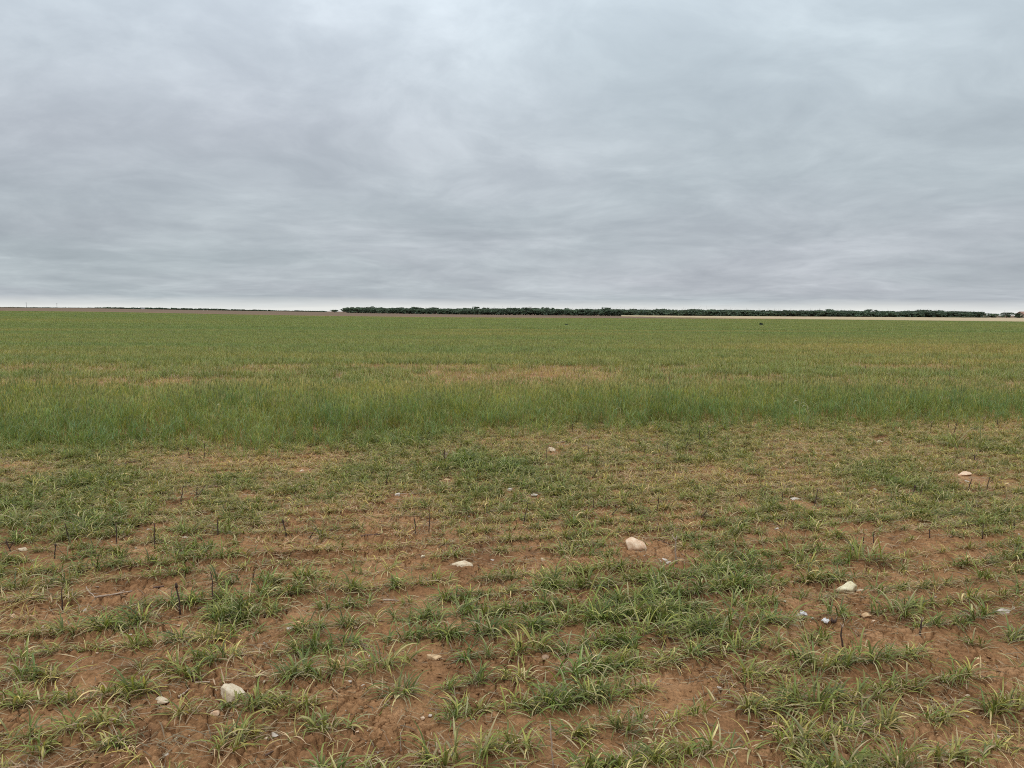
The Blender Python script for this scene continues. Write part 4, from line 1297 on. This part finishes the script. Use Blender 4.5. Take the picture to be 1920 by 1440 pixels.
for i, (px, ty_, wp, kd, lab) in enumerate(ST):
    p = at_line(px, -1.5 if kd != 'd' else 1)
    top = on_plane_y(px, ty_, p[1]); h = float(top[2] - p[2]); w = wp / F * p[1]
    tr, cr = tree_parts(h, w, 4000 + i, 900, .36, kd == 'd', .12, 1.35 if kd == 'l' else r.uniform(.85, 1.25))
    root = bpy.data.objects.new('dead_tree' if kd == 'd' else 'tree', None); COL.objects.link(root); root.location = p
    root['label'] = lab; root['category'] = 'tree'; root['group'] = 'single trees that stand out of the far tree line'
    link('trunk', tr.mesh('trunk', [M_BARK]), parent=root)
    if cr is not None: link('crown', cr.mesh('crown', [M_TREE], smooth=False), parent=root)

# ------------------------------------------------------------------ weeds in the green field
for i, (px, py, hp, lab) in enumerate(((1427, 612, 6, 'small dark bush alone in the green field below the golden strip'),
                                       (1062, 612, 4, 'low dark weed in the green field at the middle'),
                                       (141, 600, 3, 'low dark weed in the green field at left'))):
    p = on_ground(px, py); p[2] = float(H(p[0], p[1])); h = hp / F * depth_of(p) + .1
    tr, cr = tree_parts(h, h * 1.1, 4100 + i, 160, h * .22, False, .1, .9)
    root = bpy.data.objects.new('weed', None); COL.objects.link(root); root.location = p
    root['label'] = lab; root['category'] = 'weed'; root['group'] = 'dark weeds in the green field'
    link('stem', tr.mesh('stem', [M_BARK]), parent=root); link('foliage', cr.mesh('foliage', [M_TREE], smooth=False), parent=root)

# ------------------------------------------------------------------ ripe golden field, far bare strips
def golden():
    m, nt, out = newmat('ripe_wheat')
    g = N(nt, 'ShaderNodeNewGeometry')
    sc = N(nt, 'ShaderNodeVectorMath', operation='MULTIPLY'); nt.links.new(g.outputs['Position'], sc.inputs[0]); sc.inputs[1].default_value = (.05, .25, 1)
    c = ramp(nt, [(.3, (.34, .26, .155)), (.7, (.50, .39, .24))], noise(nt, sc.outputs[0], 1.0, 6, .7))
    p = N(nt, 'ShaderNodeBsdfPrincipled'); nt.links.new(c, p.inputs['Base Color']); p.inputs['Roughness'].default_value = .9
    p.inputs['Specular IOR Level'].default_value = .1
    nt.links.new(p.outputs[0], out.inputs[0])
    cols = np.arange(1165, 2300, 5.0)
    near_py = np.interp(cols, [1165, 1300, 1500, 1920, 2300], [593.6, 596.3, 599.8, 604.6, 608])
    V = []; nr = 26
    for c_, npy in zip(cols, near_py):
        a = on_ground(c_, npy, .0); b = at_line(c_, -3)
        for k in range(nr):
            q = a * (1 - k / (nr - 1)) + b * (k / (nr - 1))
            V.append((q[0], q[1], -.05 if k in (0, nr - 1) else .30 + .06 * random.random()))
        V[-nr + 1] = (V[-nr][0], V[-nr][1] + .3, .28)
    V = np.array(V); n = len(cols)
    i = (np.arange(n - 1)[:, None] * nr + np.arange(nr - 1)[None]).ravel()
    Q = np.stack([i, i + nr, i + nr + 1, i + 1], 1)
    link('ripe_wheat', mesh_np('ripe_wheat', V, Q, mats=[m]), 'pale golden strip of ripe wheat before the trees at right', 'wheat', kind='stuff')


golden()

# ------------------------------------------------------------------ utility poles, shed, house
M_POLE = plain_material('weathered_pole', (.10, .09, .085), (.20, .18, .165), 3)
M_WHITE = plain_material('white_siding', (.66, .66, .64), (.80, .80, .78), 4)
M_ROOFR = plain_material('reddish_roof', (.26, .15, .11), (.40, .25, .19), 3)
M_ROOFG = plain_material('grey_roof', (.25, .25, .25), (.36, .36, .36), 3)
M_WALLB = plain_material('tan_wall', (.36, .28, .21), (.48, .38, .29), 3)
M_GLASS = plain_material('dark_window', (.03, .035, .04), (.06, .07, .08), 2, .15)


def box(cx, cy, cz, sx, sy, sz):
    V = np.array([[x, y, z] for x in (-.5, .5) for y in (-.5, .5) for z in (-.5, .5)]) * [sx, sy, sz] + [cx, cy, cz]
    Q = [(0, 1, 3, 2), (4, 6, 7, 5), (0, 4, 5, 1), (2, 3, 7, 6), (0, 2, 6, 4), (1, 5, 7, 3)]
    return V, Q


for px, ty_, lab in ((49, 567, 'taller utility pole on the horizon at far left'), (106.5, 568.5, 'shorter utility pole right of the taller one on the horizon')):
    Y = 1150.0; t = on_plane_y(px, ty_, Y); z0 = float(H(t[0], Y)); h = float(t[2] - z0)
    root = bpy.data.objects.new('utility_pole', None); COL.objects.link(root); root.location = (t[0], Y, z0)
    root['label'] = lab; root['category'] = 'utility pole'; root['group'] = 'utility poles on the horizon'
    g = Geo(); V, Q, T = tube(np.array([[0, 0, -.5], [0, 0, h * .5], [0, 0, h]]), [.26, .22, .17], 8); g.add(V, Q, T)
    link('pole', g.mesh('pole', [M_POLE], False), parent=root)
    g = Geo(); V, Q = box(0, -.3, h - .8, 2.6, .2, .22); g.add(V, Q)
    link('crossarm', g.mesh('crossarm', [M_POLE], False), parent=root)


def house(name, label, cat, loc, L, D, hw, hr, mw, mr, rz, wins):
    root = bpy.data.objects.new(name, None); COL.objects.link(root); root.location = loc; root.rotation_euler = (0, 0, rz)
    root['label'] = label; root['category'] = cat
    g = Geo(); V, Q = box(0, 0, hw / 2 - .1, L, D, hw + .2); g.add(V, Q)
    V = np.array([[x, y, z] for x in (-L / 2, L / 2) for (y, z) in ((-D / 2, hw), (D / 2, hw), (0, hr - .06))])
    g.add(V, None, [(0, 1, 2), (3, 5, 4)]); link('wall', g.mesh('wall', [mw], False), parent=root)
    e = .4; g = Geo(); zlo = hw - (hr - hw) * e / (D / 2)
    pr = [(-D / 2 - e, zlo), (0, hr), (D / 2 + e, zlo), (D / 2 + e, zlo + .14), (0, hr + .14), (-D / 2 - e, zlo + .14)]
    V = np.array([[x, y, z + .02] for x in (-L / 2 - e, L / 2 + e) for y, z in pr])
    Q = [(0, 1, 7, 6), (1, 2, 8, 7), (3, 4, 10, 9), (4, 5, 11, 10), (2, 3, 9, 8), (5, 0, 6, 11), (0, 5, 4, 1), (1, 4, 3, 2), (6, 7, 10, 11), (7, 8, 9, 10)]
    g.add(V, Q); link('roof', g.mesh('roof', [mr], False), parent=root)
    for wx in wins:
        g = Geo(); V, Q = box(wx, -D / 2 - .02, hw * .55, L * .09, .06, hw * .38); g.add(V, Q); link('window', g.mesh('window', [M_GLASS], False), parent=root)


p = at_line(1930, 26); house('house', 'low house with reddish roof half hidden behind trees at the right edge', 'house', (p[0], p[1], -.1), 9, 6, 1.9, 3.15, M_WALLB, M_ROOFR, .05, (-3, 0, 3))
Y = 740.0; d = ray(268, 579); x = d[0] / d[1] * Y
house('shed', 'tiny white shed in front of the far trees at left', 'shed', (x, Y, float(H(x, Y)) - .1), 2.6, 2.2, 1.0, 1.5, M_WHITE, M_ROOFG, .1, ())

# ------------------------------------------------------------------ sky, sun, camera
SUN_EL, SUN_AZ = rad(58), rad(205)   # azimuth clockwise from +Y
w = bpy.data.worlds.new('World'); SC.world = w; w.use_nodes = True
nt = w.node_tree; nt.nodes.clear()
out = N(nt, 'ShaderNodeOutputWorld')
sky = N(nt, 'ShaderNodeTexSky', sky_type='NISHITA'); sky.sun_disc = False
sky.sun_elevation = SUN_EL; sky.sun_rotation = SUN_AZ
bg1 = N(nt, 'ShaderNodeBackground'); nt.links.new(sky.outputs[0], bg1.inputs[0]); bg1.inputs[1].default_value = .08
tc = N(nt, 'ShaderNodeTexCoord')
xyz = N(nt, 'ShaderNodeSeparateXYZ'); nt.links.new(tc.outputs['Generated'], xyz.inputs[0])
z = mth(nt, 'MAXIMUM', xyz.outputs[2], 0.0)
zc = mth(nt, 'POWER', mth(nt, 'ADD', z, .060), .60)
cb = N(nt, 'ShaderNodeCombineXYZ')
nt.links.new(mth(nt, 'DIVIDE', xyz.outputs[0], zc), cb.inputs[0]); nt.links.new(mth(nt, 'DIVIDE', xyz.outputs[1], zc), cb.inputs[1])


def vadd(a, b, op='ADD'):
    v = N(nt, 'ShaderNodeVectorMath', operation=op)
    for i, s in enumerate((a, b)):
        if isinstance(s, bpy.types.NodeSocket): nt.links.new(s, v.inputs[i])
        else: v.inputs[i].default_value = s
    return v.outputs[0]


wv = noise(nt, cb.outputs[0], .9, 3, .5, 'Color')
wv = vadd(vadd(wv, (-.5, -.5, -.5)), (.7, .7, 0), 'MULTIPLY')
pv = vadd(cb.outputs[0], wv)
pv = vadd(pv, (.92, .95, 1.0), 'MULTIPLY')
rot = N(nt, 'ShaderNodeVectorRotate', rotation_type='Z_AXIS'); nt.links.new(pv, rot.inputs['Vector']); rot.inputs['Angle'].default_value = rad(-14)
pv = vadd(rot.outputs[0], (8.1, 11.4, 0))
n1 = noise(nt, pv, 1.15, 9, .55); n2 = noise(nt, vadd(pv, (9, 4, 2)), 3.6, 8, .58)
n3 = noise(nt, vadd(pv, (1, 7, 3)), 10.0, 6, .6)
cl = mth(nt, 'ADD', mth(nt, 'ADD', mth(nt, 'MULTIPLY', n1, .50), mth(nt, 'MULTIPLY', n2, .39)), mth(nt, 'MULTIPLY', n3, .11))
cc = ramp(nt, [(.36, (.405, .446, .490)), (.46, (.462, .506, .550)), (.53, (.515, .561, .604)), (.65, (.63, .680, .722))], cl)
hue = noise(nt, vadd(pv, (2, 8, 5)), .6, 3, .5)
cc = mixc(nt, 1.0, cc, ramp(nt, [(.35, (1.012, .993, 1.010)), (.65, (.978, 1.008, 1.0))], hue), 'MULTIPLY')
el = ramp(nt, [(0, (.95, .95, .945)), (.10, (.93, .93, .93)), (.20, (1.04, 1.045, 1.05)), (.36, (1.36, 1.39, 1.41)), (.6, (2.2, 2.2, 2.2)), (1, (2.9, 2.88, 2.85))], z)
cc = mixc(nt, 1.0, cc, el, 'MULTIPLY')
hz = mrange(nt, mth(nt, 'ADD', z, mth(nt, 'MULTIPLY', mth(nt, 'SUBTRACT', n1, .5), .016)), 0.002, .017, .95, 0.0)
cc = mixc(nt, hz, cc, (.86, .87, .84))
bg2 = N(nt, 'ShaderNodeBackground'); nt.links.new(cc, bg2.inputs[0]); bg2.inputs[1].default_value = 1.0
mx = N(nt, 'ShaderNodeMixShader'); mx.inputs[0].default_value = .95
nt.links.new(bg1.outputs[0], mx.inputs[1]); nt.links.new(bg2.outputs[0], mx.inputs[2]); nt.links.new(mx.outputs[0], out.inputs[0])

sl = bpy.data.lights.new('sun', 'SUN'); sl.energy = .9; sl.angle = rad(28); sl.color = (1, .955, .88)
so = bpy.data.objects.new('sun', sl); COL.objects.link(so)
sd = Vector((math.sin(SUN_AZ) * math.cos(SUN_EL), math.cos(SUN_AZ) * math.cos(SUN_EL), math.sin(SUN_EL)))
so.rotation_euler = (-sd).to_track_quat('-Z', 'Y').to_euler()

cam = bpy.data.cameras.new('camera'); cam.sensor_width = 36; cam.lens = F / 1920 * 36; cam.clip_start = .05; cam.clip_end = 20000
co = bpy.data.objects.new('camera', cam); COL.objects.link(co)
Mx = Matrix(((right[0], up[0], -fwd[0], 0), (right[1], up[1], -fwd[1], 0), (right[2], up[2], -fwd[2], EYE), (0, 0, 0, 1)))
co.matrix_world = Mx
SC.camera = co
vs_ = SC.view_settings; vs_.view_transform = 'Standard'; vs_.look = 'None'; vs_.exposure = 0; vs_.gamma = 1
SC.cycles.max_bounces = 5; SC.cycles.diffuse_bounces = 3; SC.cycles.transmission_bounces = 3
SC.cycles.use_denoising = False
SC.cycles.pixel_filter_type = 'BLACKMAN_HARRIS'; SC.cycles.filter_width = 1.0
SC.render.film_transparent = False
